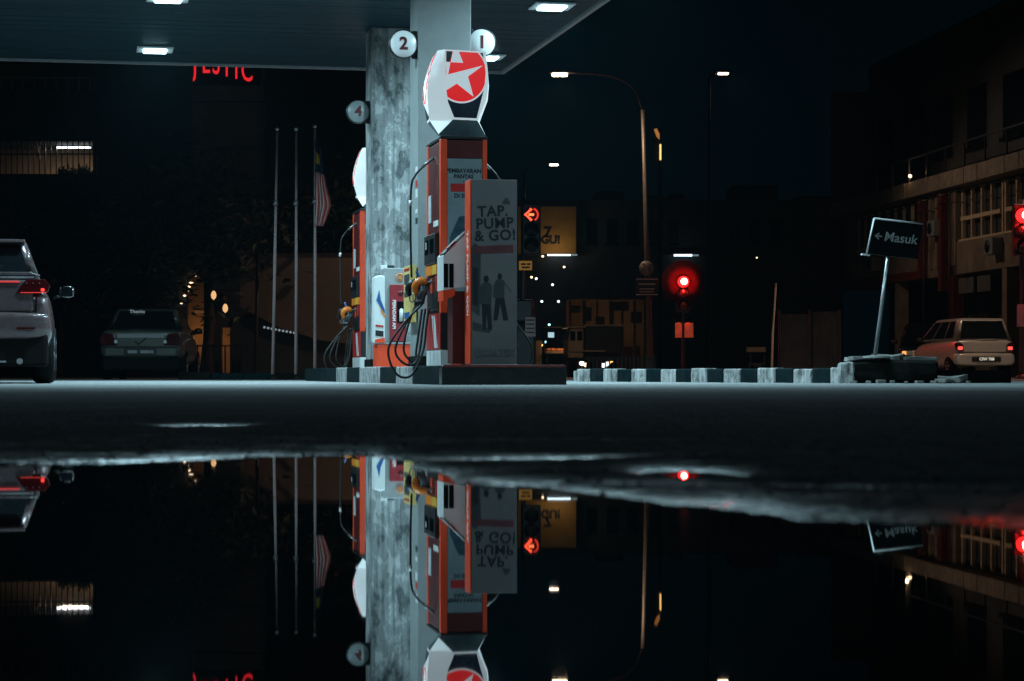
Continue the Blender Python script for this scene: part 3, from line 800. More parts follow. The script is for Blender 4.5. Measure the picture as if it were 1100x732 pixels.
# ------------------------------------------------------------------ broken planter base and the tilted Masuk sign
def lump(name, size, mat, parent, loc, seed, amp=.03, rz=0):
    bm = bmesh.new(); bmesh.ops.create_cube(bm, size=1)
    bmesh.ops.scale(bm, vec=size, verts=bm.verts)
    bmesh.ops.bevel(bm, geom=list(bm.edges), offset=min(size) * .12, segments=1, affect='EDGES')
    bmesh.ops.subdivide_edges(bm, edges=bm.edges, cuts=2, use_grid_fill=True)
    for v in bm.verts:
        nv = noise.noise_vector(v.co * 4 + Vector((seed, seed * .7, 0))) * amp + noise.noise_vector(v.co * 11 + Vector((seed, 3, 1))) * amp * .45
        v.co += nv
    me = bpy.data.meshes.new(name); bm.to_mesh(me); bm.free()
    o = link(name, me, mat, parent, loc); o.rotation_euler.z = rz
    return o
def planter():
    d = 25.9; px = d / FPX
    o = P(957, 412, d)
    t = thing('planter_base', 'low broken block of dark concrete under the tilted sign', 'concrete block', (o.x, o.y, GZ), R(-6))
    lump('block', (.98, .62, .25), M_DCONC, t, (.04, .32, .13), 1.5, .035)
    lump('plaster_end', (.17, .46, .24), M_KW, t, (-.51, .24, .125), 4.2, .04)
    lump('broken_slab', (.36, .4, .05), M_CONC, t, (-.30, .30, .285), 7.7, .025, .2)
    lump('broken_slab', (.34, .34, .06), M_CONC, t, (.0, .34, .305), 2.1, .03, -.3)
    lump('broken_slab', (.40, .30, .045), M_CONC, t, (.34, .30, .28), 9.3, .022, .1)
    lump('broken_slab', (.30, .20, .07), M_CONC, t, (.70, .02, .05), 5.3, .03, -.5)
    lump('broken_slab', (.22, .16, .04), M_CONC, t, (.62, -.08, .02), 3.3, .02, .9)
    # rubble along the foot
    r = random.Random(5)
    for i in range(9):
        s = r.uniform(.025, .07)
        lump('rubble', (s * 1.6, s, s * .6), M_CONC, t, (-.45 + i * .16 + r.uniform(-.04, .04), -.08 + r.uniform(-.04, .03), .015), i * 1.9, s * .25, r.uniform(0, 3))
planter()

def masuk():
    d = 25.95; px = d / FPX
    o = P(940, 383, d)
    t = thing('entrance_sign', 'tilted dark sign reading Masuk with a left arrow', 'sign', o, 0)
    tl = R(7.5)
    top = Vector((math.sin(tl) * 1.17, 0, math.cos(tl) * 1.17))
    MB().tube([(0, .06, -.06), tuple(top * .6), tuple(top + Vector((0, .01, 0)))], [.026, .024, .024], 10).build('post', M_STEEL, t)
    MB().lathe([(.16, 0), (.16, .02), (.05, .035), (0.001, .035)], Matrix.Translation((.03, 0.06, -.02)), 20, False).build('foot', M_CONC, t)
    c = P(961, 257, d) - o
    Mx = Matrix.Translation(c) @ Matrix.Rotation(R(5.5), 4, 'Y') @ Matrix.Rotation(R(8), 4, 'Z')
    W, H = .31, .205
    pn = MB(); pn.prism([(-W + .035, H), (W, H + .0), (W - .02, -H), (-W - .01, -H)], 1, -.035, .035)
    bmesh.ops.transform(pn.bm, matrix=Mx, verts=pn.bm.verts); pn = pn.build('panel', pm('dark_sign_face', (.004, .005, .006), .5, spec=.12, bump=.02), t)
    fr = MB(); fr.tube([(-W - .016, -.037, -H), (-W + .03, -.037, H + .004)], .011, 6); fr.tube([(-W + .03, -.037, H + .004), (W, -.037, H + .004)], .011, 6)
    bmesh.ops.transform(fr.bm, matrix=Mx, verts=fr.bm.verts); fr.build('edge_trim', M_WHITE, t)
    bk = MB().box(-W - .07, -W + .03, -.03, .03, -H - .022, -H - .003, .004); bmesh.ops.transform(bk.bm, matrix=Mx, verts=bk.bm.verts); bk.build('bracket', M_WHITE, t)
    tx = pm('dull_sign_lettering', (.30, .31, .31), .5, bump=0)
    lo = lettering('lettering', 'Masuk', .155, tx, pn, (0, 0, 0), (0, 0, 0), off=.0015, shear=.12)
    lo.matrix_local = Mx @ Matrix.Translation((.058, -.0375, .01)) @ Matrix.Rotation(R(90), 4, 'X')
    ar = MB(); ar.prism([(-.255, .012), (-.205, .052), (-.195, .040), (-.222, .018), (-.165, .018), (-.165, .004), (-.222, .004), (-.195, -.018), (-.205, -.030)], 1, -.039, -.036)
    bmesh.ops.transform(ar.bm, matrix=Mx, verts=ar.bm.verts); ar.build('arrow', tx, pn)
masuk()

# ------------------------------------------------------------------ cars
def wheel(parent, x, y, r, wd, side):
    M = Matrix.Translation((x, y, r)) @ Matrix.Rotation(R(90) * side, 4, 'Y')
    ty = MB().lathe([(r * .62, -wd / 2), (r * .9, -wd / 2), (r, -wd * .32), (r, wd * .32), (r * .9, wd / 2), (r * .62, wd / 2)], M, 28, True).build('wheel', M_TYRE, parent)
    rm = MB().lathe([(r * .60, wd * .5 + .001), (r * .56, wd * .42), (r * .2, wd * .46), (.001, wd * .47)], M, 20, False)
    for k in range(5):
        a = k * 2 * math.pi / 5
        q = Matrix.Rotation(a, 4, 'Z')
        g = bmesh.ops.create_cube(rm.bm, size=1)
        bmesh.ops.transform(rm.bm, matrix=M @ q @ Matrix.Translation((r * .34, 0, wd * .47)) @ Matrix.Diagonal((r * .42, r * .14, .02, 1)), verts=g['verts'])
    rm.build('rim', M_STEEL, ty)

def loft_body(secs, n_sub=1):
    """secs: (y, half width, z bottom, z top, tuck) from tail to nose"""
    bm = bmesh.new(); rings = []
    for y, hw, zb, zt, tk in secs:
        h = zt - zb
        half = [(0, zb), (hw * .80, zb), (hw * .95, zb + h * .10), (hw, zb + h * .34), (hw * .995, zb + h * .60), (hw * (1 - tk * .4), zb + h * .82), (hw * (1 - tk), zb + h * .96), (hw * (1 - tk) * .8, zt), (0, zt + .01)]
        full = half + [(-x, z) for x, z in half[-2:0:-1]]
        rings.append([bm.verts.new((x, y, z)) for x, z in full])
    for A, B in zip(rings, rings[1:]):
        for k in range(len(A)):
            bm.faces.new((A[k], A[(k + 1) % len(A)], B[(k + 1) % len(A)], B[k]))
    bm.faces.new(rings[0]); bm.faces.new(rings[-1][::-1])
    bmesh.ops.recalc_face_normals(bm, faces=bm.faces)
    me = bpy.data.meshes.new('body'); bm.to_mesh(me); bm.free(); return me

def facepanel(q, iu0, iu1, iv0, iv1, off, thick=.004):
    """slab on the bilinear quad q (bl, br, tr, tl), inset, pushed out along its normal"""
    bl, br, tr, tl = [Vector(p) for p in q]
    def at(u, v): return (bl * (1 - u) + br * u) * (1 - v) + (tl * (1 - u) + tr * u) * v
    n = (br - bl).cross(tl - bl).normalized()
    c = [at(iu0, iv0), at(iu1, iv0), at(iu1, iv1), at(iu0, iv1)]
    m = MB(); A = [m.bm.verts.new(p + n * off) for p in c]; B = [m.bm.verts.new(p - n * thick) for p in c]
    m.bm.faces.new(A); m.bm.faces.new(B[::-1])
    for i in range(4): m.bm.faces.new((A[i], B[i], B[(i + 1) % 4], A[(i + 1) % 4]))
    return m

def cabin(t, body_m, gb, gr, zb, zr):
    """greenhouse: base (y0, y1, hw0, hw1), roof (y0, y1, hw)"""
    b = [(-gb[2], gb[0], zb), (gb[2], gb[0], zb), (gb[3], gb[1], zb), (-gb[3], gb[1], zb)]
    r = [(-gr[2], gr[0], zr), (gr[2], gr[0], zr), (gr[2] * .97, gr[1], zr - .01), (-gr[2] * .97, gr[1], zr - .01)]
    bm = bmesh.new(); B = [bm.verts.new(p) for p in b]; Rr = [bm.verts.new(p) for p in r]
    top = bm.faces.new(Rr); bm.faces.new(B[::-1])
    for i in range(4): bm.faces.new((B[i], B[(i + 1) % 4], Rr[(i + 1) % 4], Rr[i]))
    bmesh.ops.recalc_face_normals(bm, faces=bm.faces)
    bmesh.ops.bevel(bm, geom=[e for e in bm.edges if not (e.verts[0] in B and e.verts[1] in B)], offset=.085, segments=5, affect='EDGES', profile=.55)
    me = bpy.data.meshes.new('cabin'); bm.to_mesh(me); bm.free()
    cb = link('cabin', me, body_m, t, smooth=True)
    m = cb.modifiers.new('n', 'WEIGHTED_NORMAL')
    rear = facepanel([b[0], b[1], r[1], r[0]], .07, .93, .08, .87, .006); rear.build('rear_window', M_GLASS, cb)
    facepanel([b[2], b[3], r[3], r[2]], .07, .93, .06, .88, .006).build('windscreen', M_GLASS, cb)
    for s, q in ((1, [b[1], b[2], r[2], r[1]]), (-1, [b[3], b[0], r[0], r[3]])):
        for u0, u1 in (((.10, .30), (.33, .62), (.65, .91)) if s > 0 else ((.09, .35), (.38, .67), (.70, .90))):
            facepanel(q, u0, u1, .10, .86, .006).build('side_window', M_GLASS, cb)
    return cb

def plate(t, y, zc, w_, h_, txt, lit=None):
    p = MB().box(-w_ / 2, w_ / 2, y - .012, y + .01, zc - h_ / 2, zc + h_ / 2, .004).build('number_plate', M_BLACK, t)
    if txt: lettering('lettering', txt, h_ * .85, lit or M_WTEXT, p, (0, y - .0135, zc), off=.003, sx=1.05)
    return p

def suv():
    d = 25.0
    W = .92
    paint = pm('silver_rose_car_paint', (.145, .11, .115), .26, metal=.5, var=.05, scale=4, bump=0, coat=.6)
    o = Vector((XZ(57.5, d), d, GZ)) - BV * W
    t = thing('parked_car', 'silver crossover seen from behind at the left edge, red tail lamps', 'car', o, ANG)
    secs = [(0.05, W * .90, .42, .98, .10), (.10, W * .955, .36, 1.03, .09), (.3, W * .985, .32, 1.10, .08), (.8, W, .28, 1.06, .07), (2.2, W, .26, 1.02, .07), (3.2, W, .26, 1.0, .08), (3.9, W * .97, .28, .94, .12), (4.45, W * .85, .30, .82, .2), (4.62, W * .7, .36, .70, .25)]
    me = loft_body(secs); me.name = 'body'
    body = link('body', me, paint, t, smooth=True, sub=2)
    zb = 1.06
    cb = cabin(t, paint, (.26, 3.35, .81, .83), (.62, 2.35, .60), zb, 1.655)
    MB().box(-.60, .60, .42, .66, 1.60, 1.635, .012).build('roof_spoiler', paint, t)
    # tailgate panel, trim and the light bar
    MB().prism([(-.78, 1.215), (.78, 1.215), (.66, 1.255), (-.66, 1.255)], 1, .16, .26).build('tailgate_lip', paint, t, bevel=.012)
    MB().box(-.70, .70, .120, .17, 1.178, 1.200, .004).build('chrome_strip', M_STEEL, t)
    MB().prism([(-.60, .60), (.60, .60), (.72, .86), (.66, 1.16), (-.66, 1.16), (-.72, .86)], 1, .045, .12).build('tailgate', paint, t, bevel=.03)
    MB().box(-.55, .55, .026, .06, 1.130, 1.148, .003).build('light_bar', em('tail_bar_red', (1.0, .06, .05), .45), t)
    tl_em = em('tail_lamp_red', (1.0, .03, .02), 3.0)
    tl_dark = pm('dark_red_lens', (.045, .004, .005), .12, var=.2, bump=0)
    for s in (-1, 1):
        m = MB().prism([(s * .50, 1.00), (s * .86, 1.03), (s * .885, 1.10), (s * .82, 1.17), (s * .62, 1.165), (s * .55, 1.08)], 1, .03, .20)
        tlp = m.build('tail_lamp', tl_dark, t, bevel=.01)
        MB().box(s * .80 - .018, s * .80 + .018, .018, .035, 1.035, 1.065, .005).build('lit_bulb', tl_em, tlp)
        MB().box(s * .70 - .14, s * .70 + .14, .022, .032, 1.015, 1.022).build('lit_line', em('tail_line_red', (1, .05, .04), .7), tlp)
        for k in range(3):
            MB().box(s * (.62 + k * .07), s * (.63 + k * .07), .022, .032, 1.12, 1.13).build('reflector_spark', M_STEEL, tlp)
        # quarter bulge and bumper corner
    bp = loft_body([(-.03, .78, .54, .78, .06), (.02, W * .955, .50, .80, .05), (.16, W * .995, .44, .80, .04), (.42, W * 1.005, .40, .74, .05)])
    link('bumper', bp, paint, t, smooth=True, sub=2)
    MB().box(-.86, .86, .03, .35, .19, .56, .04).build('lower_valance', M_MATTE, t)
    MB().box(-.60, .40, -.005, .03, .235, .255, .004).build('skid_trim', M_STEEL, t)
    plate(t, .035, .80, .5, .12, None)
    for s in (-1, 1):
        MB().box(s * .735 - .004, s * .735 + .004, .028, .12, .80, 1.0, 0).build('panel_gap', M_MATTE, t)
        MB().box(s * .62 - .10, s * .62 + .10, -.045, -.02, .605, .63, .004).build('reflector', tl_dark, t)
        MB().tube([(s * .55, -.01, .25), (s * .55, .08, .25)], .035, 12).build('exhaust_tip', M_STEEL, t)
    MB().box(-.70, .70, .024, .05, .808, .815, 0).build('panel_gap', M_MATTE, t)
    MB().tube([(.02, .27, 1.28), (.35, .34, 1.33)], .009, 6).build('wiper', M_MATTE, t)
    MB().prism([(.62, 1.66), (.86, 1.66), (.80, 1.72)], 0, -.012, .012).build('roof_fin', paint, t)
    MB().tube([(0.0, 0, 0), (.0, .01, 0)], .01).build('emblem', M_STEEL, t, (0, .03, .97))
    for s in (-1, 1):
        for y in (.88, 3.62): wheel(t, s * (W - .12), y, .36, .24, s)
        mr = MB().lathe([(.001, -.09), (.06, -.08), (.085, -.03), (.09, .03), (.07, .08), (.001, .09)], Matrix.Translation((s * (W + .14), 2.55, 1.12)) @ Matrix.Rotation(R(90), 4, 'Y') @ Matrix.Diagonal((.8, .7, 1, 1)), 20, False)
        mr.build('mirror', paint, t)
        MB().tube([(s * (W - .02), 2.55, 1.05), (s * (W + .07), 2.54, 1.07)], .018).build('mirror_stalk', M_BLACK, t)
        MB().box(s * (W + .14) - .07, s * (W + .14) + .07, 2.478, 2.486, 1.06, 1.18, .003).build('mirror_glass', M_GLASS, t)
suv()

def sedan():
    d = 43.0; W = .82
    paint = pm('dull_green_silver_paint', (.095, .10, .085), .35, metal=.3, var=.08, scale=4, bump=0, coat=.4)
    t = thing('parked_car', 'old pale green sedan seen from behind, parked beyond the crossover', 'car', (XZ(151, d), d, GZ), R(3))
    secs = [(0.0, W * .88, .46, .92, .06), (.05, W * .95, .40, .95, .06), (.3, W * .99, .34, .98, .06), (.9, W, .28, 1.0, .07), (2.4, W, .25, .97, .08), (3.4, W * .98, .26, .93, .12), (4.05, W * .88, .30, .80, .2), (4.2, W * .8, .38, .68, .2)]
    link('body', loft_body(secs), paint, t, smooth=True, sub=2)
    cb = cabin(t, paint, (.62, 3.05, .74, .74), (1.05, 2.25, .58), .95, 1.40)
    lettering('lettering', 'Thanks', .105, em('sunstrip_white', (.8, .95, 1), .25), cb, (-.17, .93, 1.335), (R(58), 0, 0))
    MB().box(-.70, .70, -.04, .10, .44, .62, .04).build('bumper', paint, t)
    MB().box(-.74, .74, -.012, .02, .625, .645, .004).build('boot_seam', M_BLACK, t)
    MB().box(-.45, .45, -.012, .02, .80, .88, .01).build('boot_garnish', M_GREY, t)
    for s in (-1, 1):
        tlp = MB().prism([(s * .44, .66), (s * .76, .66), (s * .78, .80), (s * .72, .90), (s * .52, .88)], 1, -.02, .14).build('tail_lamp', pm('dark_red_lens', (.045, .004, .005), .12), t, bevel=.01)
        MB().box(s * .47 - .03, s * .47 + .03, -.027, -.019, .70, .76, .004).build('reverse_lens', pm('clear_lens', (.7, .75, .75), .1, bump=0), tlp)
    ck = MB().tube([(-.10, -.02, .74), (-.04, -.022, .68), (.11, -.02, .80)], .012, 6); ck.build('emblem', M_BLACK, t)
    pl = plate(t, -.045, .54, .62, .13, None)
    for x0, x1 in ((-.24, -.06), (.0, .18), (.19, .25)):
        MB().box(x0, x1, -.062, -.056, .505, .565, .003).build('worn_digits', M_GREY, pl)
    MB().box(-.74, .74, .06, .3, .18, .44, .03).build('valance', M_MATTE, t)
    for s in (-1, 1):
        for y in (.75, 3.3): wheel(t, s * (W - .09), y, .30, .19, s)
        MB().lathe([(.001, -.08), (.05, -.07), (.06, 0), (.05, .07), (.001, .08)], Matrix.Translation((s * (W + .07), 2.5, .98)) @ Matrix.Rotation(R(90), 4, 'Y'), 14, False).build('mirror', M_BLACK, t)
sedan()

def hatch(label, d, u, rz, paint, lit, txt, first):
    W = .75
    t = thing('road_car', label, 'car', (XZ(u, d), d, GZ), rz, None)
    secs = [(0.0, W * .93, .44, .90, .05), (.06, W * .98, .38, .94, .05), (.5, W, .30, .94, .06), (1.2, W, .26, .92, .07), (2.2, W, .25, .90, .08), (2.9, W * .97, .27, .84, .12), (3.35, W * .86, .32, .72, .2), (3.48, W * .75, .40, .62, .2)]
    link('body', loft_body(secs), paint, t, smooth=True, sub=2)
    cabin(t, paint, (.04, 2.75, .70, .70), (.22, 1.85, .56), .90, 1.44)
    bp = loft_body([(-.09, .62, .34, .56, .05), (-.06, .72, .31, .60, .05), (.05, .765, .30, .62, .05), (.25, .765, .31, .58, .05)])
    link('bumper', bp, paint, t, smooth=True, sub=2)
    MB().box(-.69, .69, -.014, .01, .615, .632, .003).build('tailgate_seam', M_BLACK, t)
    for s in (-1, 1):
        tlp = MB().prism([(s * .53, .66), (s * .70, .66), (s * .72, .84), (s * .62, .86), (s * .54, .80)], 1, -.022, .10).build('tail_lamp', pm('dark_red_lens', (.045, .004, .005), .12), t, bevel=.008)
        MB().box(s * .62 - .06, s * .62 + .06, -.032, -.021, .68, .76, .006).build('lit_lens', lit, tlp)
        for y in (.5, 2.85): wheel(t, s * (W - .08), y, .27, .165, s)
        MB().lathe([(.001, -.08), (.05, -.07), (.06, 0), (.05, .07), (.001, .08)], Matrix.Translation((s * (W + .08), 2.2, .95)) @ Matrix.Rotation(R(90), 4, 'Y'), 14, False).build('mirror', M_BLACK, t)
        hl = MB().box(s * .50 - .12, s * .50 + .12, 3.33, 3.46, .58, .70, .02).build('headlight', pm('clear_lens', (.7, .75, .75), .1, bump=0), t)
        if first is None:
            MB().box(s * .58 - .05, s * .58 + .05, 3.462, 3.48, .60, .69, .01).build('lit_bulb', em('amber_bulb', (1.0, .36, .08), 1.6), hl)
    MB().box(-.36, .36, -.118, -.08, .40, .52, .02).build('plate_recess', M_BLACK, t)
    plate(t, -.115, .46, .46, .11, txt, em('lit_plate_digits', (1, .93, .8), .5))
    MB().box(-.22, .32, -.008, .02, .925, .94, .004).build('wiper', M_STEEL, t)
    return t
hatch('silver hatchback seen from behind on the road right of the tilted sign', 53, 1058, R(9), pm('silver_paint', (.50, .48, .46), .3, metal=.35, var=.05, bump=0, coat=.5), em('brake_red', (1.0, .10, .08), 1.1), 'CIW 788', 1)
hatch('dark car with amber front lamps beyond the broken concrete block', 57, 1022, R(180 - 10), pm('black_paint', (.02, .02, .022), .25, metal=.3, var=.1, bump=0, coat=.5), em('tail_off', (.2, .01, .01), .02), None, None).location.y = 60.5

# ------------------------------------------------------------------ flag poles and flag
def flagpole(label, u0, u1, d, h):
    base = Vector((XZ(u0, d), d, GZ)); topx = XZ(u1, d) - base.x
    t = thing('flagpole', label, 'flagpole', base, 0, 'three flagpoles')
    pole = pm('pinkish_painted_pole', (.46, .34, .33), .4, metal=.0, var=.15, bump=.05, grime=.3)
    MB().tube([(0, 0, 0), (topx * .5, 0, h * .5), (topx, 0, h)], [.036, .030, .025], 10).build('pole', pole, t)
    MB().lathe([(.001, 0), (.026, .01), (.034, .03), (.026, .055), (.001, .06)], Matrix.Translation((topx, 0, h)), 14, False).build('finial', M_WHITE, t)
    MB().lathe([(.11, 0), (.11, .04), (.06, .08), (.045, .10)], Matrix(), 16, False).build('base', M_DCONC, t)
    MB().tube([(topx * .72, -.06, h * .72), (topx * .72, -.05, h * .70)], .05, 8).build('collar', M_STEEL, t)
    MB().tube([(topx * .02, -.055, .9), (topx * .98, -.05, h - .1)], .006, 5).build('halyard', M_WHITE, t)
fd = 41.0
fh = ZZ(141, fd) - GZ
flagpole('leftmost of the three flagpoles, slightly leaning', 293, 297.5, fd, fh)
flagpole('middle of the three bare thin flagpoles', 318, 318, fd, fh)
flagpole('right flagpole, the one carrying the striped flag', 338.5, 338, fd, ZZ(138, fd) - GZ)
def flag():
    o = P(338.5, 152, fd)
    t = thing('flag', 'limp red and white striped flag with dark blue canton and yellow crescent', 'flag', o, 0)
    def surf(u0, u1, v0, v1, nu, nv, off=0):
        m = MB(); V = []
        for j in range(nv + 1):
            row = []
            for i in range(nu + 1):
                u = u0 + (u1 - u0) * i / nu; v = v0 + (v1 - v0) * j / nv
                drop = v * 1.56
                wid = (.09 + .20 * min(1, v * 1.5)) * (1 - .55 * max(0, v - .75) / .25)
                x = u * wid + .03 * math.sin(v * 6 + u * 2) * u
                y = .055 * math.sin(u * 15 + v * 3) + .03 * math.sin(v * 9 + u * 4) + off
                z = -drop - .10 * u * (1 - v)
                row.append(m.bm.verts.new((x, y - .06, z)))
            V.append(row)
        for A, B in zip(V, V[1:]):
            for i in range(nu): f = m.bm.faces.new((A[i], A[i + 1], B[i + 1], B[i])); f.smooth = True
        return m
    red = pm('flag_red', (.62, .09, .08), .8, var=.2, bump=.1); wh = pm('flag_white', (.75, .58, .54), .8, var=.15, bump=.1)
    def solid(o): s = o.modifiers.new('Solidify', 'SOLIDIFY'); s.thickness = .004; return o
    solid(surf(0, 1, .0, .36, 14, 8).build('canton', pm('flag_blue', (.012, .018, .05), .8, var=.2), t))
    n = 9
    for k in range(n):
        solid(surf(k / n, (k + 1) / n, .361, 1.0, 2, 20).build('stripe', red if k % 2 == 0 else wh, t))
    solid(surf(.10, .55, .12, .26, 5, 4, -.012).build('crescent', pm('flag_yellow', (.66, .42, .03), .8), t))
flag()

# ------------------------------------------------------------------ low kerb and planting bed behind the flagpoles
def bed():
    t = thing('bed_kerb', 'long low dark kerb in front of the flagpoles', 'kerb', P(186, 402, 41) * 1, 0)
    t.location.z = 0
    for i in range(5):
        MB().box(.1 + i * .6, .1 + i * .6 + .585, 0, .15, 0, .15 + random.uniform(-.01, .01), .015).build('kerb_stone', M_KB if i % 3 else M_DCONC, t)
bed()

# ------------------------------------------------------------------ traffic signals
def signal_head(t, z, x, red_on, arrow=False, lens_r=.15, halo=False):
    hd = MB().box(x - .19, x + .19, -.02, .20, z - .82, z + .24, .03).build('signal_head', M_BLACK, t)
    if halo:  # added disc, coloured dark red to stand in for the lamp's glow
        MB().lathe([(.001, 0), (.58, 0), (.58, .008), (.001, .008)], Matrix.Translation((x, -.0205, z)) @ Matrix.Rotation(R(90), 4, 'X'), 48, False).build('halo_disc', pm('red_halo_disc', (.045, .004, .004), .8, var=.1, bump=0, spec=.03), t)
    M = Matrix.Rotation(R(90), 4, 'X')
    for k in range(3):
        zz = z - k * .31
        on = (k == 0)
        L = MB()
        if not (on and arrow):
            L.lathe([(lens_r, 0), (lens_r * .97, .10), (lens_r * .7, .19), (.001, .21)] if on else [(lens_r, 0), (lens_r * .95, .03), (lens_r * .6, .085), (.001, .105)], Matrix.Translation((x, -.036, zz)) @ M, 24, False)
            if on: MB().lathe([(.001, -.085), (.05, -.07), (.08, -.03), (.085, 0), (.08, .03), (.05, .07), (.001, .085)], Matrix.Translation((x, -.30, zz)) @ M, 20, False).build('lamp_core', RED_HOT, hd)
            L.build('lens', red_on if on else pm('unlit_lens', (.02, .02, .018), .15, bump=0), hd)
        else:
            L.lathe([(lens_r, 0), (lens_r * .95, .02), (.001, .03)], Matrix.Translation((x, -.022, zz)) @ M, 24, False)
            lo = L.build('lens', pm('unlit_lens', (.02, .02, .018), .15, bump=0), hd)
            A = MB()
            A.tube([(x - .0, -.07, zz + .12), (x - .13, -.07, zz), (x - .0, -.07, zz - .12)], .028, 8)
            A.build('arrow_head', red_on, lo, smooth=True)
            MB().tube([(x - .06, -.066, zz), (x + .05, -.066, zz)], .026, 8).build('arrow_shaft', em('signal_orange', (1, .20, .06), 2.2), lo)
            rg = MB().tube([(x + .13 * math.cos(a), -.066, zz + .13 * math.sin(a)) for a in [R(-60) + k2 * R(130) / 10 for k2 in range(11)]], .018, 6)
            rg.build('arrow_ring', em('signal_red_dim', (1, .05, .03), .9), lo)
            MB().tube([(x - .02, -.04, zz - .235), (x + .05, -.04, zz - .235)], .02, 8).build('lower_glint', em('signal_red_dim', (1, .05, .03), .9), lo)
        V = MB()
        # open visor tube, cut away below
        pts_o = []; seg = 14; rr = lens_r * 1.12
        for i in range(seg):
            a0 = R(-30) + i * R(240) / seg; a1 = R(-30) + (i + 1) * R(240) / seg
            p = [(x + rr * math.cos(a0), -.02, zz + rr * math.sin(a0)), (x + rr * math.cos(a1), -.02, zz + rr * math.sin(a1)), (x + rr * math.cos(a1), -.17, zz + rr * math.sin(a1)), (x + rr * math.cos(a0), -.17, zz + rr * math.sin(a0))]
            V.poly(p)
        if not on: 
            vo = V.build('visor', M_BLACK, hd); sm = vo.modifiers.new('Solidify', 'SOLIDIFY'); sm.thickness = .004
        else: V.bm.free()

def signal(label, u, v, d, red, arrow=False, halo=False):
    z = ZZ(v, d) - GZ
    t = thing('traffic_signal', label, 'traffic light', (XZ(u, d), d, GZ), 0, 'traffic signals')
    px = -.17 if arrow else 0
    MB().tube([(px, .12, 0), (px, .12, z + .35)], .055, 10).build('pole', M_DSTEEL, t)
    MB().lathe([(.14, 0), (.14, .04), (.07, .10)], Matrix.Translation((px, .12, 0)), 14, False).build('base', M_DSTEEL, t)
    signal_head(t, z, 0, red, arrow, halo=halo)
    return t
RED_HOT = em('signal_red', (1.0, .016, .012), 700.0)
RED_LENS = em('signal_red_lens', (1.0, .012, .012), 4.0)
RED_ARW = em('signal_red_arrow', (1.0, .07, .03), 3.0)
s1 = signal('traffic signal showing a red left arrow right of the payment terminal', 571, 231, 46, RED_ARW, True)
d = 46; z = lambda v: ZZ(v, d) - GZ
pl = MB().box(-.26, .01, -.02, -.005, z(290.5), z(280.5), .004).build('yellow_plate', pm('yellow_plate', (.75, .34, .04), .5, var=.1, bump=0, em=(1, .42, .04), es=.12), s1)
for k, (x0, x1, zz) in enumerate(((-.22, -.12, z(284)), (-.10, -.02, z(284)), (-.2, -.04, z(287.5)))):
    MB().box(x0, x1, -.026, -.021, zz - .02, zz + .02).build('plate_mark', M_INK, pl)
MB().box(-.34, .05, -.06, .14, z(347), z(322), .06, seg=4).build('control_box', M_BLACK, s1)
MB().box(-.31, .07, -.10, .30, .04, z(354), .03).build('cabinet', M_BLACK, s1)
wp = MB().box(-.13, .08, -.12, -.101, z(362), z(341), .004).build('notice_plate', pm('dull_pink_plate', (.42, .30, .28), .5, bump=0), s1)
for k in range(4):
    MB().box(-.11, .06, -.128, -.121, z(345 + k * 4.4), z(343.4 + k * 4.4)).build('notice_line', M_INK2, wp)
s2_ = signal('traffic signal with a glaring round red lamp behind the painted kerb', 734, 303, 60, RED_LENS, halo=True)
d2 = 60; z2 = lambda v: ZZ(v, d2) - GZ
for x0, x1 in ((-.22, -.04), (.03, .27)):
    MB().box(x0, x1, -.03, -.01, z2(363), z2(347), .004).build('tan_plate', pm('tan_plate', (.45, .32, .2), .6, var=.2, bump=0), s2_)
s3_ = signal('traffic signal with red lamp cut by the right edge', 1099, 232, 46, RED_LENS)
MB().box(-.12, .3, .02, .04, ZZ(352, 46), ZZ(328, 46), .004).build('street_name_plate', pm('dim_white_plate', (.30, .31, .32), .5, var=.1, bump=0), s3_)

# ------------------------------------------------------------------ street lamps
def street_lamp(label, u, v_top, u_head, v_head, d, warm, power, pole_m, spot=None, head_es=60, u_base=None, tilt=0, lens_key=''):
    base = Vector((XZ(u_base or u, d), d, GZ))
    t = thing('street_lamp', label, 'street lamp', base, 0, 'street lamps')
    xt = XZ(u, d) - base.x; zt = ZZ(v_top, d) - GZ
    xh = XZ(u_head, d) - base.x; zh = ZZ(v_head, d) - GZ
    MB().tube([(0, 0, 0), (xt * .5, 0, zt * .5), (xt, 0, zt)], [.10, .075, .055], 12).build('pole', pole_m, t)
    s = 1 if xh > xt else -1
    arm = arc_pts([(xt, 0, zt), (xt + (xh - xt) * .12, 0, zt + (zh - zt) * .62), (xt + (xh - xt) * .40, 0, zh - .04), (xh - s * .35, 0, zh + .04), (xh - s * .1, 0, zh + .05)], 6)
    MB().tube(arm, .035, 8).build('arm', pole_m, t)
    MB().lathe([(.22, 0), (.22, .05), (.12, .12), (.11, .5)], Matrix(), 14, False).build('base', M_DSTEEL, t)
    hd = MB().box(xh - .32, xh + .22, -.13, .13, zh + .02, zh + .13, .04).build('lamp_head', M_DSTEEL, t)
    MB().box(xh - .24, xh + .16, -.10, .10, zh - .05, zh + .018, .03).build('lamp_lens', em('lamp_lens_%d' % int(head_es * 10 + 1000 * warm[2]), warm, head_es), hd)
    if power:
        lamp('street_lamp_light', 'SPOT', (base.x + xh, base.y - .02, GZ + zh - .16), power, warm, soft=.12, spot=R(spot or 130), rot=(0, -R(tilt), 0))
    return t
WPOLE = pm('weathered_grey_pole', (.10, .085, .075), .5, metal=.25, var=.2, scale=5, bump=.05, grime=.3)
sl = street_lamp('tall street lamp with curved arm and two small plates on its pole', 690.5, 118, 603, 80, 58, (1.0, .66, .40), 620, WPOLE, spot=152, head_es=30, u_base=699)
dd = 57.85; zz = lambda v: ZZ(v, dd) - GZ; xx = lambda u: XZ(u, dd) - XZ(699, 58)
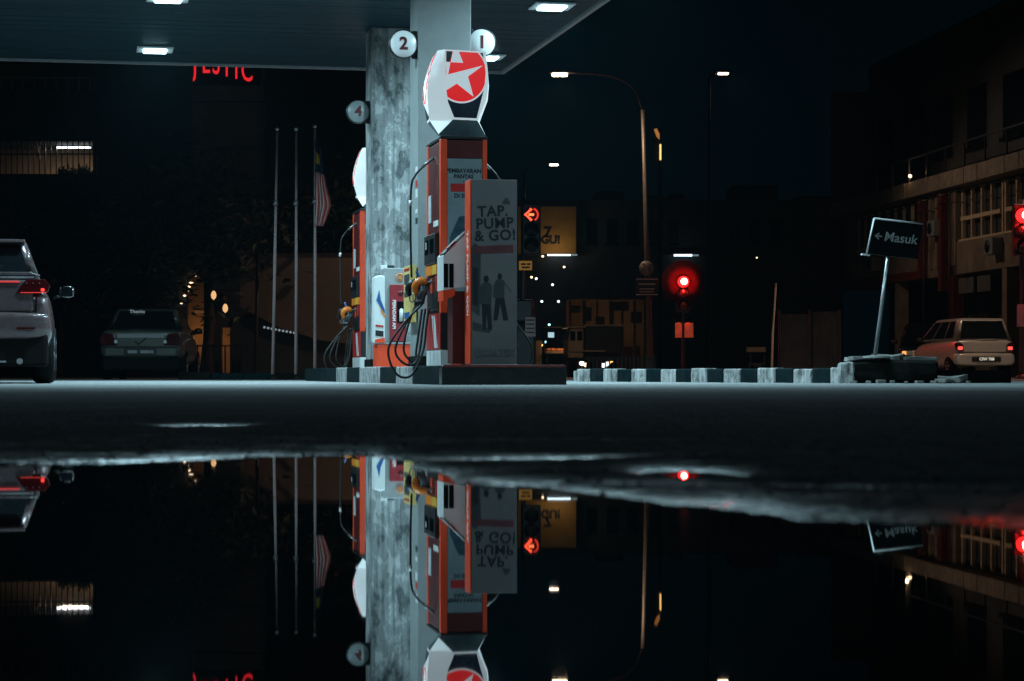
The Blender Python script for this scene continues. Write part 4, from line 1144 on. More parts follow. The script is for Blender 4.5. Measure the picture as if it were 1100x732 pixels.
pb = MB().box(xx(683), xx(707), -.13, -.10, zz(317.5), zz(299), .005).build('name_plate', pm('dark_plate', (.03, .03, .035), .4, bump=0), sl)
for a, b_ in (((683.5, 706.5), (300.5, 299.6)), ((683.5, 706.5), (317, 316.2)), ((686, 704), (306, 304.8)), ((687, 703), (311, 310.2)), ((687, 702), (314, 313.2))):
    MB().box(xx(a[0]), xx(a[1]), -.137, -.131, zz(b_[0]), zz(b_[1])).build('plate_line', pm('plate_print', (.8, .6, .58), .5, bump=0), pb)
rb = MB().lathe([(.001, 0), (.19, 0), (.19, .02), (.001, .02)], Matrix.Translation((xx(694.5), -.10, zz(288))) @ Matrix.Rotation(R(90), 4, 'X'), 24, False).build('round_plate', pm('dull_grey_plate', (.16, .15, .15), .5, bump=0), sl)
MB().prism([(xx(694.5) + a, zz(288) + b_) for a, b_ in ((-.02, -.13), (.02, -.13), (.025, 0), (.11, .11), (.08, .13), (0, .05), (-.08, .13), (-.11, .11), (-.025, 0))], 1, -.128, -.121).build('plate_mark', M_GREY, rb)
street_lamp('street lamp head glowing alone in the dark sky at upper right', 762, 84, 778, 79, 84, (1.0, .70, .50), 520, M_BLACK, spot=112, head_es=6, u_base=761, tilt=46)
street_lamp('street lamp standing beyond the right edge beside the silver hatchback', 1190, 70, 1150, 55, 47.5, (1.0, .68, .44), 680, M_BLACK, spot=142, head_es=120, u_base=1190)
street_lamp('distant street lamp head just above the red arrow signal', 563, 186, 596, 177, 100, (1.0, .80, .62), 25, M_BLACK, head_es=9, u_base=563)

# ------------------------------------------------------------------ trees
def tree(label, u, d, h, rx, rz, seed, n=1700):
    rnd = random.Random(seed)
    t = thing('tree', label, 'tree', (XZ(u, d), d, GZ), 0, 'dark trees behind the forecourt')
    mb = MB(); th = h - rz * 1.1
    mb.tube([(0, 0, 0), (.08, .02, th * .5), (.02, 0, th)], [.22, .16, .12], 10)
    tips = []
    for k in range(9):
        a = k * 2.4; e = rnd.uniform(.3, 1.1)
        p1_ = Vector((math.cos(a) * rx * .35, math.sin(a) * rx * .35, th + rz * .25 * e)); p2_ = Vector((math.cos(a) * rx * .75, math.sin(a) * rx * .75, th + rz * e))
        mb.tube([(0, 0, th - .3), p1_, p2_], [.10, .06, .02], 6); tips += [p1_, p2_]
    mb.build('trunk', M_BARK, t)
    cl = [Vector((rnd.gauss(0, .42) * rx, rnd.gauss(0, .42) * rx, th + rz * .55 + rnd.gauss(0, .36) * rz)) for _ in range(34)] + tips
    lf = MB()
    for i in range(n):
        c = rnd.choice(cl); p = c + Vector((rnd.gauss(0, .22) * rx, rnd.gauss(0, .22) * rx, rnd.gauss(0, .14) * rz))
        s = rnd.uniform(.10, .24)
        M = Matrix.Translation(p) @ Matrix.Rotation(rnd.uniform(0, 6.28), 4, 'Z') @ Matrix.Rotation(rnd.uniform(-1.1, 1.1), 4, 'X') @ Matrix.Rotation(rnd.uniform(0, 6.28), 4, 'Z')
        lf.poly([M @ Vector(q) for q in ((-s, 0, 0), (-s * .2, -s * .42, .03), (s, 0, 0), (-s * .2, s * .42, .03))])
    lf.build('crown', M_LEAF, t)
tree('dark tree in front of the brown wall left of the flagpoles', 222, 60, 5.6, 2.3, 2.4, 1, 2600)
tree('dark tree behind the old sedan', 150, 66, 5.2, 2.4, 2.2, 2, 2600)
tree('dark tree above the crossover roof', 60, 64, 4.3, 2.2, 1.8, 3, 2200)
tree('dark slim tree right of the striped flag', 372, 62, 5.0, 1.2, 2.2, 4, 1400)

# ------------------------------------------------------------------ buildings on the left
def left_building():
    d = 74.0
    t = thing('building', 'dark building on the left with barred openings lit by a tube', 'building', (XZ(0, d), d, GZ), 0)
    x = lambda u: XZ(u, d) - XZ(0, d); z = lambda v: ZZ(v, d) - GZ
    w = MB()
    X0, X1 = x(-160), x(106)
    w.box(X0, X1, 0, .3, 0, z(187)); w.box(X0, X1, 0, .3, z(152), z(98)); w.box(X0, X1, 0, .3, z(68), z(20)); w.box(X1 + .001, x(206), 0, .3, 0, z(20))
    w.build('wall', M_DARKW, t)
    MB().box(X0, X1, 3.0, 3.2, z(190), z(20)).build('back_wall', M_TANW, t)
    MB().box(X0, X1, .302, 2.998, z(187) - .2, z(187) - .02).build('balcony_floor', M_DARKW, t)
    MB().box(X0, X1, .302, 2.998, z(152) + .02, z(152) + .2).build('balcony_ceiling', M_DARKW, t)
    MB().box(X0, X1, .302, 2.998, z(98) - .2, z(98) - .02).build('balcony_floor', M_DARKW, t)
    MB().box(X1 - .25, X1, .302, 2.998, z(187), z(20)).build('side_wall', M_TANW, t)
    tb = MB().box(x(53), x(90), 1.2, 1.25, z(155.6), z(153.6), .01).build('tube_light', em('balcony_tube', (.85, .92, 1), 5), t)
    lamp('balcony_tube_light', 'AREA', (XZ(72, d), d + 1.2, GZ + z(156)), 30, (1.0, .76, .52), .9, .1)
    MB().prism([(x(27), z(152)), (x(33), z(152)), (x(36), z(166)), (x(33), z(167))], 1, 1.0, 1.1).build('hanging_cloth', pm('pale_cloth', (.5, .42, .34), .9), t)
    for k in range(28):
        u = -60 + k * 6.0
        MB().box(x(u), x(u) + .035, -.03, .0 - .002, z(187), z(150), 0).build('window_bar', M_BLACK, t)
        if k % 2 == 0: MB().box(x(u), x(u) + .05, -.03, -.002, z(98), z(84), 0).build('balcony_bar', M_GREY, t)
    MB().box(X0, X1, -.05, -.031, z(166) - .02, z(166) + .02).build('cross_bar', M_BLACK, t)
    MB().box(X0, X1, -.05, -.031, z(84) - .02, z(84) + .02).build('hand_rail', M_GREY, t)
    # plants on the balcony sill
    pl = MB(); r = random.Random(8)
    for i in range(160):
        p = Vector((r.uniform(x(60), x(104)), .5 + r.uniform(-.1, .1), z(187) + abs(r.gauss(0, .13))))
        s = r.uniform(.04, .1); a = r.uniform(0, 6.28)
        pl.poly([p + Vector((math.cos(a + k * 2.1) * s, r.uniform(-s, s), math.sin(a + k * 2.1) * s)) for k in range(3)])
    pl.build('balcony_plants', M_LEAF, t)
left_building()

def wall_block():
    d = 78.0
    t = thing('building', 'tall brown rendered wall with red neon letters above', 'building', (XZ(200, d), d, GZ), 0)
    x = lambda u: XZ(u, d) - XZ(200, d); z = lambda v: ZZ(v, d) - GZ
    MB().box(x(195), x(281), 0, 6, 0, z(-30)).build('wall', M_BRICKD, t)
    for v in (60, 110, 160, 210): MB().box(x(194.5), x(281.5), -.03, .0 - .002, z(v) - .03, z(v) + .03).build('shadow_joint', M_DARKW, t)
    MB().box(x(281) + .02, x(395), 1, 7, 0, z(-30)).build('dark_wing', M_DARKW, t)
    n = thing('neon_sign', 'red neon word hanging just under the canopy edge', 'neon sign', P(226, 71, d - 2.5), 0)
    neon = em('neon_red', (1.0, .02, .03), .85)
    px = d / FPX
    for k, ch in enumerate('MAJESTIC'):
        u = (186, 198, 210, 221.5, 232, 243, 253, 264)[k]; base = (78, 79, 80.5, 80, 81, 83.5, 86, 88.5)[k]
        lettering('letter', ch, 36 * px, neon, n, ((u - 226) * px, 0, (71 - (base - 12.5)) * px), off=.0, ext=.03, sx=.5)
    MB().box(-52 * px, 52 * px, .06, .12, -20 * px, 24 * px).build('glow_blocker', M_MATTE, n)  # black board added to keep the neon's red glow off the wall
    t2 = thing('wall', 'low tan concrete wall behind the flagpoles', 'wall', (XZ(262, 60), 60, GZ), 0)
    x = lambda u: XZ(u, 60) - XZ(262, 60); z = lambda v: ZZ(v, 60) - GZ
    MB().prism([(x(258), z(330)), (x(300), z(352)), (x(345), z(366)), (x(400), z(372)), (x(400), z(272)), (x(258), z(272))], 1, 0, .3).build('wall_face', pm('tan_wall_dim', (.22, .18, .15), .9, var=.2, scale=.8, bump=.3, grime=.3), t2)
    MB().box(x(256), x(402), -.06, .36, z(272) + .002, z(269)).build('coping', M_DCONC, t2)
    MB().box(x(258), x(402), .1, .5, 0, z(372) + .8).build('lower_wall', M_DARKW, t2)
    MB().tube([(x(277), -.5, 0), (x(279), -.5, z(272))], .05, 8).build('drain_pipe', M_DSTEEL, t2)
    # string of small lamps sagging across
    st = thing('lamp_string', 'sagging string of small lamps between the flagpoles', 'lamp string', P(275, 350, 56), 0)
    pts = [P(u, 347 + 11 * ((u - 272) / 55) ** .8, 56) - P(275, 350, 56) for u in range(272, 330, 4)]
    MB().tube(pts, .008, 5).build('wire', M_BLACK, st)
    for i, p in enumerate(pts[3:12]):
        MB().lathe([(.001, -.05), (.03, -.03), (.03, .0), (.001, .02)], Matrix.Translation(p + Vector((0, 0, -.02))), 8, False).build('bulb', em('string_bulb', (.75, .9, 1), .8 if i > 1 else .25), st)
wall_block()

def alcove():
    d = 62.0
    t = thing('building', 'small house with warm lit entrance between the dark trees', 'building', (XZ(212, d), d, GZ), 0)
    x = lambda u: XZ(u, d) - XZ(212, d); z = lambda v: ZZ(v, d) - GZ
    w = MB(); w.box(x(160), x(201), 0, .25, 0, z(285)); w.box(x(223), x(238), 0, .25, 0, z(285)); w.box(x(247), x(275), 0, .25, 0, z(285)); w.box(x(201) + .001, x(223) - .001, 0, .25, z(296), z(285)); w.box(x(238) + .001, x(247) - .001, 0, .25, z(352), z(285))
    w.build('wall', M_DARKW, t)
    MB().box(x(160), x(275), 1.5, 1.7, 0, z(285)).build('entrance_wall', pm('warm_plaster', (.45, .30, .17), .9, var=.25, scale=2, bump=.3), t)
    MB().box(x(216), x(218), 1.3, 1.49, z(400), z(325), 0).build('door_jamb', M_FRAME, t)
    MB().box(x(201), x(219), 1.44, 1.49, z(335), z(332), 0).build('door_head', M_FRAME, t)
    # hanging bead lamps
    for i, (u, v) in enumerate(((209, 297), (206, 304), (203.5, 308.5), (201.5, 313), (199, 318), (195.5, 326))):
        MB().lathe([(.001, -.03), (.05 - i * .004, 0), (.001, .03)], Matrix.Translation((x(u), -.12, z(v))) @ Matrix.Diagonal((1.5, 1, 1, 1)), 8, False).build('hanging_lamp', em('warm_bead', (1, .72, .45), 2.4), t)
    lamp('entrance_light', 'POINT', (XZ(211, d), d + .7, GZ + z(362)), 6, (1, .50, .18), soft=.1)
    lamp('entrance_light', 'POINT', (XZ(242, d), d + .7, GZ + z(375)), 1.6, (1, .50, .18), soft=.1)
    f = thing('railing', 'dark metal railing before the lit entrance', 'railing', (XZ(193, d - 3), d - 3, GZ), 0)
    px = (d - 3) / FPX
    MB().box(0, 78 * px, 0, .05, 34 * px, 35.5 * px).build('hand_rail', M_BLACK, f)
    for k in range(14): MB().box(k * 6 * px, k * 6 * px + .04, 0, .04, 0, 34 * px).build('baluster', M_BLACK, f)
    # two warm lamps in the foliage
    for u, v, lb in ((229.5, 317.5, 'small warm lamp glowing in the dark tree, upper of two'), (242, 331.5, 'small warm lamp glowing in the dark tree, lower of two')):
        q = thing('garden_lamp', lb, 'lamp', P(u, v, 57), 0, 'warm lamps among the trees')
        MB().lathe([(.001, -.12), (.06, -.06), (.07, .02), (.04, .10), (.001, .12)], Matrix(), 10, False).build('globe', em('warm_globe', (1, .55, .24), .9), q)
        MB().tube([(0, .02, .11), (.02, .1, .35)], .012, 6).build('stem', M_BLACK, q)
alcove()

# ------------------------------------------------------------------ far side of the road, middle
FARD = 104.0
def far_block():
    d = FARD
    t = thing('building', 'long dark row of shops across the road behind the red signal', 'building', (XZ(556, d), d, GZ), 0)
    x = lambda u: XZ(u, d) - XZ(556, d); z = lambda v: ZZ(v, d) - GZ
    w = MB(); w.box(x(556), x(906), 0, 8, z(318), z(215)); w.box(x(700), x(906), .001, 8, 0, z(318) - .001); w.box(x(556), x(608), .001, 8, 0, z(318) - .001)
    w.build('wall', M_DARKW, t)
    MB().box(x(608), x(700), 5, 5.3, 0, z(318)).build('shop_back_wall', M_TANW, t)
    MB().box(x(606), x(702), -.5, .2, z(322), z(318) - .002).build('awning', M_DARKW, t)
    for k, u in enumerate((612, 626, 641, 655, 668, 681, 692)):
        MB().box(x(u), x(u + (2.2, 4, 2, 5, 2.5, 3, 2)[k]), .6, .9, 0, z(323)).build('shop_post', pm('shop_post', (.30, .2, .12), .8), t)
    for (u0, u1, v0, v1) in ((614, 624, 328, 336), (628, 636, 330, 345), (658, 676, 324, 334), (678, 690, 335, 347), (640, 650, 340, 350)):
        MB().box(x(u0), x(u1), .4, .5, z(v1), z(v0)).build('shop_board', pm('shop_board', (.22, .15, .09), .8, var=.4, scale=2), t)
    for (u0, u1, v0, v1) in ((612, 622, 372, 398), (630, 652, 368, 398), (660, 690, 372, 398)):
        MB().box(x(u0), x(u1), 2.0, 3.0, 0, z(v0)).build('shop_counter', M_TANW, t)
    lamp('shop_light', 'POINT', (XZ(622, d), d + 2.2, GZ + z(345)), 9, (1, .55, .24), soft=.2)
    lamp('shop_light', 'POINT', (XZ(668, d), d + 2.2, GZ + z(345)), 9, (1, .55, .24), soft=.2)
    # parapet pieces, tanks and stair heads on the roof
    for u0, u1, vt, nm in ((640, 672, 203, 'stair_head'), (700, 716, 207, 'water_tank'), (722, 738, 205, 'water_tank'), (790, 840, 196, 'stair_head'), (860, 905, 208, 'parapet')):
        MB().box(x(u0), x(u1), 1.5, 4.5, z(215) + .002, z(vt), .05).build(nm, M_DARKW, t)
    # windows barely seen on the upper floor
    for u in range(630, 870, 22):
        if 720 < u < 750: continue
        wf = MB().box(x(u), x(u + 11), -.03, -.002, z(262), z(236)).build('window', M_GLASS, t)
        MB().box(x(u) - .06, x(u + 11) + .06, -.08, -.031, z(264), z(262)).build('sill', M_DCONC, wf)
    # awning-mounted tubes
    for u0, u1, v, lb in ((588, 613, 274, 'white tube light under the dim yellow billboard'), (724, 743.5, 274.5, 'white tube light above the glaring red signal')):
        q = thing('tube_light', lb, 'tube light', P((u0 + u1) / 2, v, d - .4), 0, 'tube lights on the shop row')
        hw = (u1 - u0) / 2 * d / FPX
        MB().tube([(-hw, 0, 0), (hw, 0, 0)], .05, 8).build('tube', em('tube_white', (.72, .93, 1), 2.4), q)
        MB().tube([(hw + .05, 0, 0), (hw + .3, 0, 0)], .04, 8).build('end_cap', em('tube_dim', (.6, .9, 1), .25), q)
        MB().box(-hw - .1, hw + .35, .06, .38, .03, .10).build('batten', M_DSTEEL, q)
    # billboard
    b = thing('billboard', 'dim yellow billboard with black letters behind the red arrow signal', 'billboard', P(588, 248, d - .8), 0)
    px = (d - .8) / FPX
    pn = MB().box(-32 * px, 31 * px, 0, .25, -25 * px, 26 * px, .02).build('panel', pm('yellow_billboard_sheet', (.26, .15, .03), .7, var=.3, scale=.8, bump=.05, em=(1, .55, .12), es=.005), b)
    lettering('lettering', 'E 7', 16 * px, M_INK, pn, (-6 * px, -.01, -2 * px), off=.03)
    lettering('lettering', 'GGU!', 12 * px, M_INK, pn, (-1 * px, -.01, -10 * px), off=.03)
    lamp('billboard_tube_light', 'AREA', tuple(P(598, 273, d - 1.6)), 6, (1, .72, .42), .9, .1, rot=(R(150), 0, 0))
far_block()

def far_lamps():
    white = (.85, .95, 1.0); warm = (1, .70, .40); cyan = (.45, .95, 1.0); orange = (1, .42, .12)
    L = [(571, 298, warm, 'small warm lamp under the yellow plate of the arrow signal'), (576, 299.5, white, 'small white lamp right of the yellow plate'), (593.5, 306, white, 'single white point lamp below the yellow billboard'),
         (606, 287, warm, 'larger warm lamp below the right end of the billboard tube'), (583, 275.5, warm, 'short warm lamp at the left end of the billboard tube'),
         (582, 324, white, 'small white lamp left of a pair above the fruit stall'), (600, 324, white, 'small white lamp right of a pair above the fruit stall'),
         (590, 349, cyan, 'cyan lamp in the dark right of the notice plate'), (585.5, 367.5, cyan, 'cyan lamp low beside the orange lamp'), (582, 371, orange, 'orange lamp low beside the cyan lamp'),
         (625, 390.5, white, 'white headlamp of distant traffic above the kerb nose'), (629.5, 392, warm, 'warm headlamp beside the white one above the kerb nose'), (651.5, 391, white, 'white distant headlamp above the black and white kerb'),
         (648, 392.5, white, 'smaller white distant headlamp above the black and white kerb'), (612, 392.5, orange, 'orange point lamp right of the island end'), (656, 388.5, orange, 'orange lamp right of the distant headlamps'),
         (663, 385, orange, 'small orange lamp above the distant headlamps'), (813, 277, warm, 'faint warm lamp high at the dark shop row right of the red signal')]
    for i, (u, v, c, lb) in enumerate(L):
        d = FARD - 1.2 if v < 375 else 96
        t = thing('distant_lamp', lb, 'lamp', P(u, v, d), 0, 'distant points of light')
        r = .058 if v < 375 else .11
        if u == 813: r = .04
        MB().lathe([(.001, -r), (r * .8, -r * .6), (r, 0), (r * .8, r * .6), (.001, r)], Matrix(), 10, False).build('bulb', em('far_%d' % (hash(c) % 997), c, 2.6), t)
        MB().lathe([(r * .5, r * 1.0), (r * 1.1, r * .7), (r * 1.1, r * .75), (r * .5, r * 1.3)], Matrix(), 10, False).build('hood', M_BLACK, t)
        if v < 375: MB().tube([(0, 0, r * 1.1), (0, 1.19, r * 1.3)], .02, 5).build('bracket', M_BLACK, t)
        else: MB().tube([(0, .02, -r), (0, .02, -(t.location.z - GZ))], .03, 5).build('post', M_BLACK, t)
    # lit screen
    t = thing('lit_screen', 'small pale lit screen in the dark beside the arrow signal', 'screen', P(592, 360, FARD - 1.2), 0)
    MB().box(-.14, .14, 0, .06, -.12, .12, .01).build('screen', em('pale_screen', (.6, .9, 1), .7), t)
    MB().box(-.16, .16, .061, 1.19, -.14, .14, .01).build('case', M_BLACK, t)
    # amber vertical sign beside the lamp post
    t = thing('amber_sign', 'thin amber light strip beside the street lamp pole', 'sign', P(709.5, 175, 92), 0)
    px = 92 / FPX
    MB().box(-.9 * px, .9 * px, 0, .08, 3 * px, 20 * px, .01).build('light_strip', em('amber_strip', (1, .55, .16), 1.6), t)
    MB().prism([(-7 * px, 36 * px), (-4 * px, 37 * px), (-1 * px, 31 * px), (-1 * px, 25 * px), (-4 * px, 28 * px)], 1, 0, .08).build('light_leaf', em('amber_leaf', (1, .40, .10), .35), t)
    MB().box(-7.5 * px, 1.5 * px, .1, .3, 0, 38 * px).build('backing', M_BLACK, t)
    MB().tube([(0, .2, 0), (0, .2, -(t.location.z - GZ))], .08, 8).build('post', M_BLACK, t)
far_lamps()

def stall():
    d = 74.0; px = d / FPX
    t = thing('fruit_stall', 'roadside fruit stall with pale striped counter', 'stall', (XZ(597, d), d, GZ), 0)
    z = lambda v: ZZ(v, d) - GZ; x = lambda u: (u - 597) * px
    MB().box(x(586), x(611), 0, .8, z(380), z(377.5), .01).build('counter', M_TANW, t)
    for u in (587, 609): MB().box(x(u), x(u) + .05, .1, .15, 0, z(380)).build('leg', M_DSTEEL, t)
    MB().box(x(575), x(582), .1, .7, z(398), z(366), .02).build('crate_stack', pm('plywood', (.36, .26, .16), .8), t)
    r = random.Random(4)
    for i in range(16):
        q = bmesh.new(); bmesh.ops.create_icosphere(q, subdivisions=2, radius=.055)
        me = bpy.data.meshes.new('fruit'); q.to_mesh(me); q.free()
        link('fruit', me, pm('orange_fruit', (.75, .28, .10), .5, var=.3, scale=20), t, (x(587.5) + i * .045 * 1.0, .12 + r.uniform(0, .3), z(377.5) + .05), smooth=True)
    lamp('stall_light', 'POINT', (XZ(600, d), d - .2, GZ + z(368)), 5, (1, .62, .34), soft=.1)
    MB().tube([(x(600), .4, z(366)), (x(600), .4, z(352))], .01, 5).build('lamp_cord', M_BLACK, t)
    MB().box(x(584), x(613), -.1, .9, z(352), z(350), .01).build('roof', M_DARKW, t)
    for u in (585, 612): MB().tube([(x(u), .85, 0), (x(u), .85, z(351))], .025, 6).build('post', M_DSTEEL, t)
    # small lorry beyond
    d = 70.0; px = d / FPX
    z = lambda v: ZZ(v, d) - GZ; x = lambda u: (u - 640) * px
    t = thing('lorry', 'small dark lorry with cream cab behind the painted kerb', 'lorry', (XZ(640, d), d, GZ), R(4))
    cream = pm('cream_paint', (.42, .34, .24), .4, var=.1, bump=.02, grime=.2)
    MB().prism([(x(610), z(385)), (x(627), z(385)), (x(627), z(353)), (x(613), z(353)), (x(610), z(366))], 1, 0, 1.6).build('cab', cream, t, bevel=.05)
    MB().box(x(609), x(629), -.05, 1.65, z(353) + .01, z(350.5), .02).build('cab_roof', cream, t)
    for u0, u1 in ((612.5, 618), (620, 625.5)):
        MB().box(x(u0), x(u1), -.012, -.002, z(366), z(356)).build('window', M_GLASS, t)
    MB().box(x(628), x(668), 0, 1.8, z(380), z(351), .03).build('cargo_box', pm('dark_tarp', (.028, .028, .03), .7, var=.3, bump=.3), t)
    MB().box(x(627), x(670), -.04, 1.84, z(351) + .004, z(349), .02).build('cargo_rail', cream, t)
    MB().box(x(610), x(668), .2, 1.5, z(388), z(381)).build('chassis', M_BLACK, t)
    MB().box(x(611), x(650), -.06, -.01, z(378), z(376.5)).build('side_trim', cream, t)
    for u in (616, 634, 660):
        wheel(t, x(u), .15, .24, .2, 1); t.children[-1].rotation_euler = (0, 0, 0)
stall()

def fence():
    d = 50.0; px = d / FPX
    t = thing('road_fence', 'low dark picket fence behind the painted kerb', 'fence', (XZ(632, d), d, GZ), 0)
    for k in range(17): MB().box(k * 4.4 * px, k * 4.4 * px + .03, 0, .03, 0, 24 * px, .004).build('picket', M_BLACK, t)
    MB().box(-.05, 72 * px, .031, .06, 21 * px, 22 * px).build('rail', M_BLACK, t)
    MB().box(-.05, 72 * px, .031, .06, 5 * px, 6 * px).build('rail', M_BLACK, t)
    d = 58.0; px = d / FPX
    t = thing('site_hoarding', 'two dull corrugated metal panels left of the tilted sign', 'hoarding', (XZ(838, d), d, GZ), 0)
    for u0, u1, vt in ((0, 30, 338), (35, 62, 335)):
        m = MB(); zt = ZZ(vt, d) - GZ; n = int((u1 - u0) * 1.0)
        prof = []
        for k in range(n + 1):
            xx_ = (u0 + (u1 - u0) * k / n) * px; prof.append((xx_, .03 if k % 2 else 0))
        prof += [(x_, y_ + .012) for x_, y_ in prof[::-1]]
        m.prism(prof, 2, 0.02, zt); m.build('panel', pm('dull_zinc', (.15, .15, .15), .6, metal=.2, var=.25, scale=2, bump=.1, grime=.4), t)
    for u in (-1.5, 31, 63): MB().box(u * px, u * px + .07, .05, .12, 0, ZZ(333, d) - GZ).build('post', M_DSTEEL, t)
    # bent rod left of the hoarding
    t = thing('marker_post', 'thin leaning marker rod left of the corrugated panels', 'post', (XZ(829, 50), 50, GZ), 0)
    MB().tube([(0, 0, 0), (.02, 0, 1.0), (.10, 0, ZZ(305, 50))], [.03, .025, .018], 6).build('rod', M_FRAME, t)
    MB().lathe([(.12, 0), (.12, .03), (.04, .06)], Matrix(), 12, False).build('foot', M_CONC, t)
    # small tan hawker cart
    d = 66; px = d / FPX
    t = thing('hawker_cart', 'small tan hawker cart behind the kerb left of the marker rod', 'cart', (XZ(812, d), d, GZ), 0)
    z = lambda v: ZZ(v, d) - GZ
    MB().box(-8 * px, 11 * px, 0, .7, z(378.5), z(373), .02).build('roof', M_TANW, t)
    MB().box(-6 * px, 10 * px, .05, .65, .3, z(390), .02).build('body', M_DARKW, t)
    for a in (-6, 9): MB().box(a * px, a * px + .04, .1, .14, z(390), z(378.5)).build('post', M_DSTEEL, t)
    for a in (-4, 8): wheel(t, a * px, .1, .2, .06, 1)
fence()

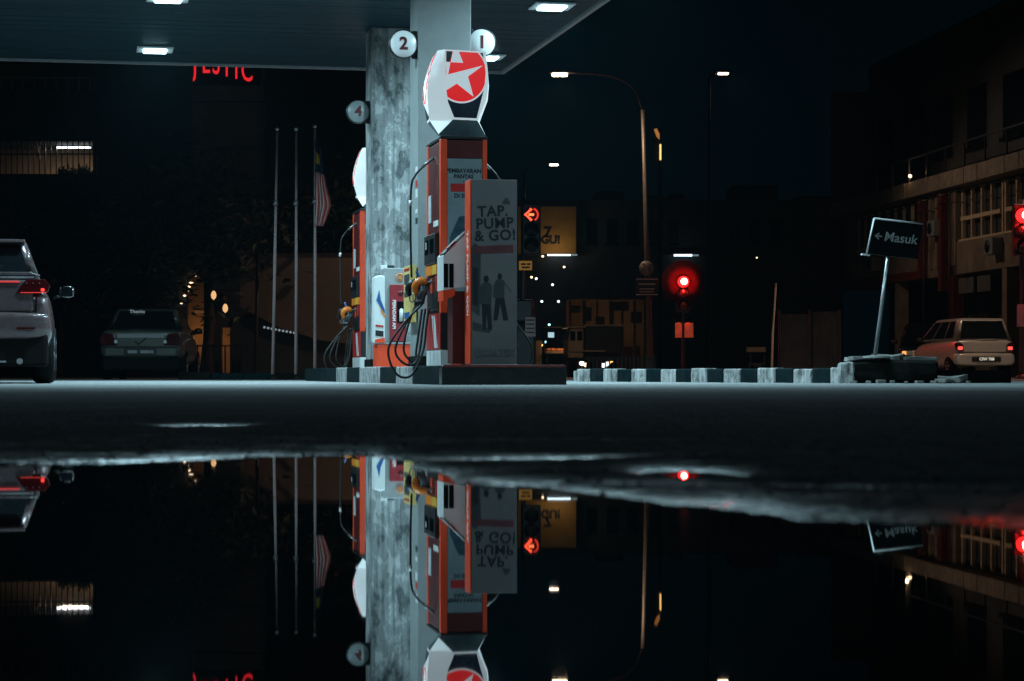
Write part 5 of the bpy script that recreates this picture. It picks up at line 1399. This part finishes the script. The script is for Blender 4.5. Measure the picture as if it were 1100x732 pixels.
# ------------------------------------------------------------------ shophouse on the right
def shophouse():
    d0 = 104.0; X0 = XZ(899, d0)
    # local x runs along the facade towards the camera, local y points behind the facade
    dirv = Vector((.125, -1, 0)).normalized()
    ang = math.atan2(dirv.y, dirv.x)
    t = thing('building', 'old shophouse with red frame and long barred windows on the right', 'building', (X0, d0, GZ), ang)
    def lx(u):   # along-facade distance for image column u
        k = (u - 550) / FPX
        # X0 - .125*(d-d0) = k d
        dd_ = (X0 + .125 * d0) / (k + .125)
        return (d0 - dd_) * math.sqrt(1 + .125 ** 2)
    L = lx(1180)
    Y = lambda a, b: (a, b)
    # ground floor, set back and dark
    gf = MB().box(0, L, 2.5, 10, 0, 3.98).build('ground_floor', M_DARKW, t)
    for s in (lx(960), lx(1018), lx(1075)):
        MB().box(s, s + .5, .05, .5, 0, 3.97).build('column', M_REDPAINT if s < lx(1030) and s > lx(990) else M_BRICKD, t)
    for u0, u1, h0, h1 in ((958, 975, .2, 2.2), (980, 1000, .0, 2.6), (1040, 1060, .3, 2.4)):
        MB().box(lx(u0), lx(u1), 2.4, 2.49, h0, h1).build('shop_shutter', M_BRICKD, t)
    # first floor
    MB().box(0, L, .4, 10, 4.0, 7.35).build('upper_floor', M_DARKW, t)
    MB().box(-.15, lx(990), -.05, .398, 4.0, 4.35).build('red_beam', M_REDPAINT, t)
    MB().box(-.2, .25, -.06, .396, 4.352, 7.3).build('red_post', M_REDPAINT, t)
    MB().box(lx(987), lx(990), -.06, .396, 4.352, 7.3).build('red_post', M_REDPAINT, t)
    MB().box(lx(1010), lx(1013.5), -.10, .396, 3.4, 7.3).build('red_post', M_REDPAINT, t)
    MB().box(lx(910), lx(986), .1, .397, 4.36, 5.3).build('parapet', M_BRICKD, t)
    MB().box(lx(1025), L, .1, .397, 4.0, 5.25).build('parapet', M_BRICKD, t)
    MB().box(lx(992), lx(1008), .15, .397, 4.0, 5.1).build('parapet', M_BRICKD, t)
    for u in (906, 911, 996, 1003, 1020, 1023):
        MB().box(lx(u), lx(u) + .22, .05, .396, 4.36, 7.3).build('pier', M_BRICKD, t)
    # window bars
    for u in (917, 924, 931, 939, 948, 956, 965, 974, 983):
        MB().box(lx(u), lx(u) + .11, .18, .30, 5.3, 7.2).build('window_bar', M_FRAME, t)
    MB().box(lx(916), lx(985), .16, .32, 5.62, 5.75).build('transom', M_FRAME, t)
    for u in (1028, 1038, 1048.5, 1059, 1071, 1074, 1086, 1098, 1112, 1126, 1140):
        MB().box(lx(u), lx(u) + .12, .18, .30, 5.25, 7.25).build('window_bar', M_FRAME, t)
    MB().box(lx(1028), lx(1070), .14, .34, 6.05, 6.2).build('transom', M_FRAME, t)
    MB().box(lx(1075), lx(1140), .14, .34, 6.05, 6.2).build('transom', M_FRAME, t)
    MB().box(lx(1026), L, .12, .36, 5.252, 5.33).build('sill', M_FRAME, t)
    # ledge in slabs
    k = 0; s = -.3
    while s < L:
        MB().box(s, s + 1.46, -.35 + .01 * (k % 3), .6, 7.36, 7.98 + .01 * (k % 2), .01).build('ledge_slab', pm('ledge_stone', (.30, .25, .20), .85, var=.35, scale=3, bump=.4, grime=.4), t); s += 1.5; k += 1
    # upper storeys fading into the dark, set back, with a rail
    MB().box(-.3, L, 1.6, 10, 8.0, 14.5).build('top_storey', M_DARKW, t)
    MB().box(-.3, .4, -.2, 1.6, 8.0, 13.2).build('corner_pier', pm('corner_stone', (.12, .11, .10), .9, var=.3, bump=.3), t)
    MB().box(-.3, L, -.2, -.14, 8.95, 9.02).build('roof_rail', M_DSTEEL, t)
    for i in range(14): MB().box(i * L / 13.5, i * L / 13.5 + .05, -.2, -.14, 8.0, 8.95).build('rail_post', M_DSTEEL, t)
    for i in range(6):
        wn = MB().box(1.5 + i * 4.2, 3.6 + i * 4.2, 1.52, 1.6 - .002, 9.2, 11.6).build('window', M_GLASS, t)
        MB().box(1.4 + i * 4.2, 3.7 + i * 4.2, 1.4, 1.52, 9.05, 9.2).build('sill', M_DCONC, wn)
    for u, zz_ in ((1004, 5.6), (1066, 4.5), (938, 4.6)):
        ac = MB().box(lx(u), lx(u) + .9, -.32, .09, zz_, zz_ + .62, .02).build('air_conditioner', M_GREY, t)
        MB().lathe([(.001, 0), (.24, 0), (.24, .012), (.001, .012)], Matrix.Translation((lx(u) + .36, -.333, zz_ + .31)) @ Matrix.Rotation(R(90), 4, 'X'), 18, False).build('fan_grille', M_BLACK, ac)
    for u in (1021, 993.5):
        MB().tube([(lx(u), -.05, 0), (lx(u), -.05, 7.3)], .05, 8).build('drain_pipe', M_DSTEEL, t)
    MB().tube(arc_pts([(-.2, -.5, 7.1), (L * .3, -.55, 6.85), (L * .6, -.5, 7.1), (L, -.55, 6.8)], 8), .025, 6).build('cable', M_BLACK, t)
    for u0, u1 in ((1030, 1046), (1050, 1064)):
        MB().box(lx(u0), lx(u1), -.02, .048, 3.2, 3.8, .02).build('shop_sign_board', pm('dull_signboard', (.14, .13, .12), .6, var=.3, scale=1.5, bump=.05), t)
    lp = thing('ledge_lamp', 'tiny warm lamp on the ledge of the shophouse', 'lamp', (0, 0, 0), 0)
    sx = lx(984)
    pos = Vector((X0, d0, GZ)) + dirv * sx + Vector((-.992, -.124, 0)) * .25 + Vector((0, 0, 8.25))
    lp.location = pos
    MB().lathe([(.001, -.08), (.07, -.04), (.07, .04), (.001, .08)], Matrix(), 10, False).build('bulb', em('ledge_bulb', (1, .72, .42), 3), lp)
    MB().tube([(0, 0, -.08), (.02, 0, -.27)], .02, 6).build('stem', M_BLACK, lp)
    lamp('ledge_lamp_light', 'POINT', tuple(pos + Vector((-.15, -.15, .12))), 9, (1, .62, .32), soft=.05)
shophouse()

# ------------------------------------------------------------------ faint scattering volume, added to lift the blacks towards teal
lift_m, n_, l_, b_ = node_mat('black_lift')
n_.remove(b_)
vol = n_.new('ShaderNodeVolumePrincipled'); vol.inputs['Color'].default_value = (.35, .80, 1, 1); vol.inputs['Density'].default_value = .00017; vol.inputs['Anisotropy'].default_value = .3
l_.new(vol.outputs[0], n_['Material Output'].inputs['Volume'])
tag(MB().box(-200, 200, -6, 260, -1.0, 22).build('black_lift_box', lift_m), kind='stuff')
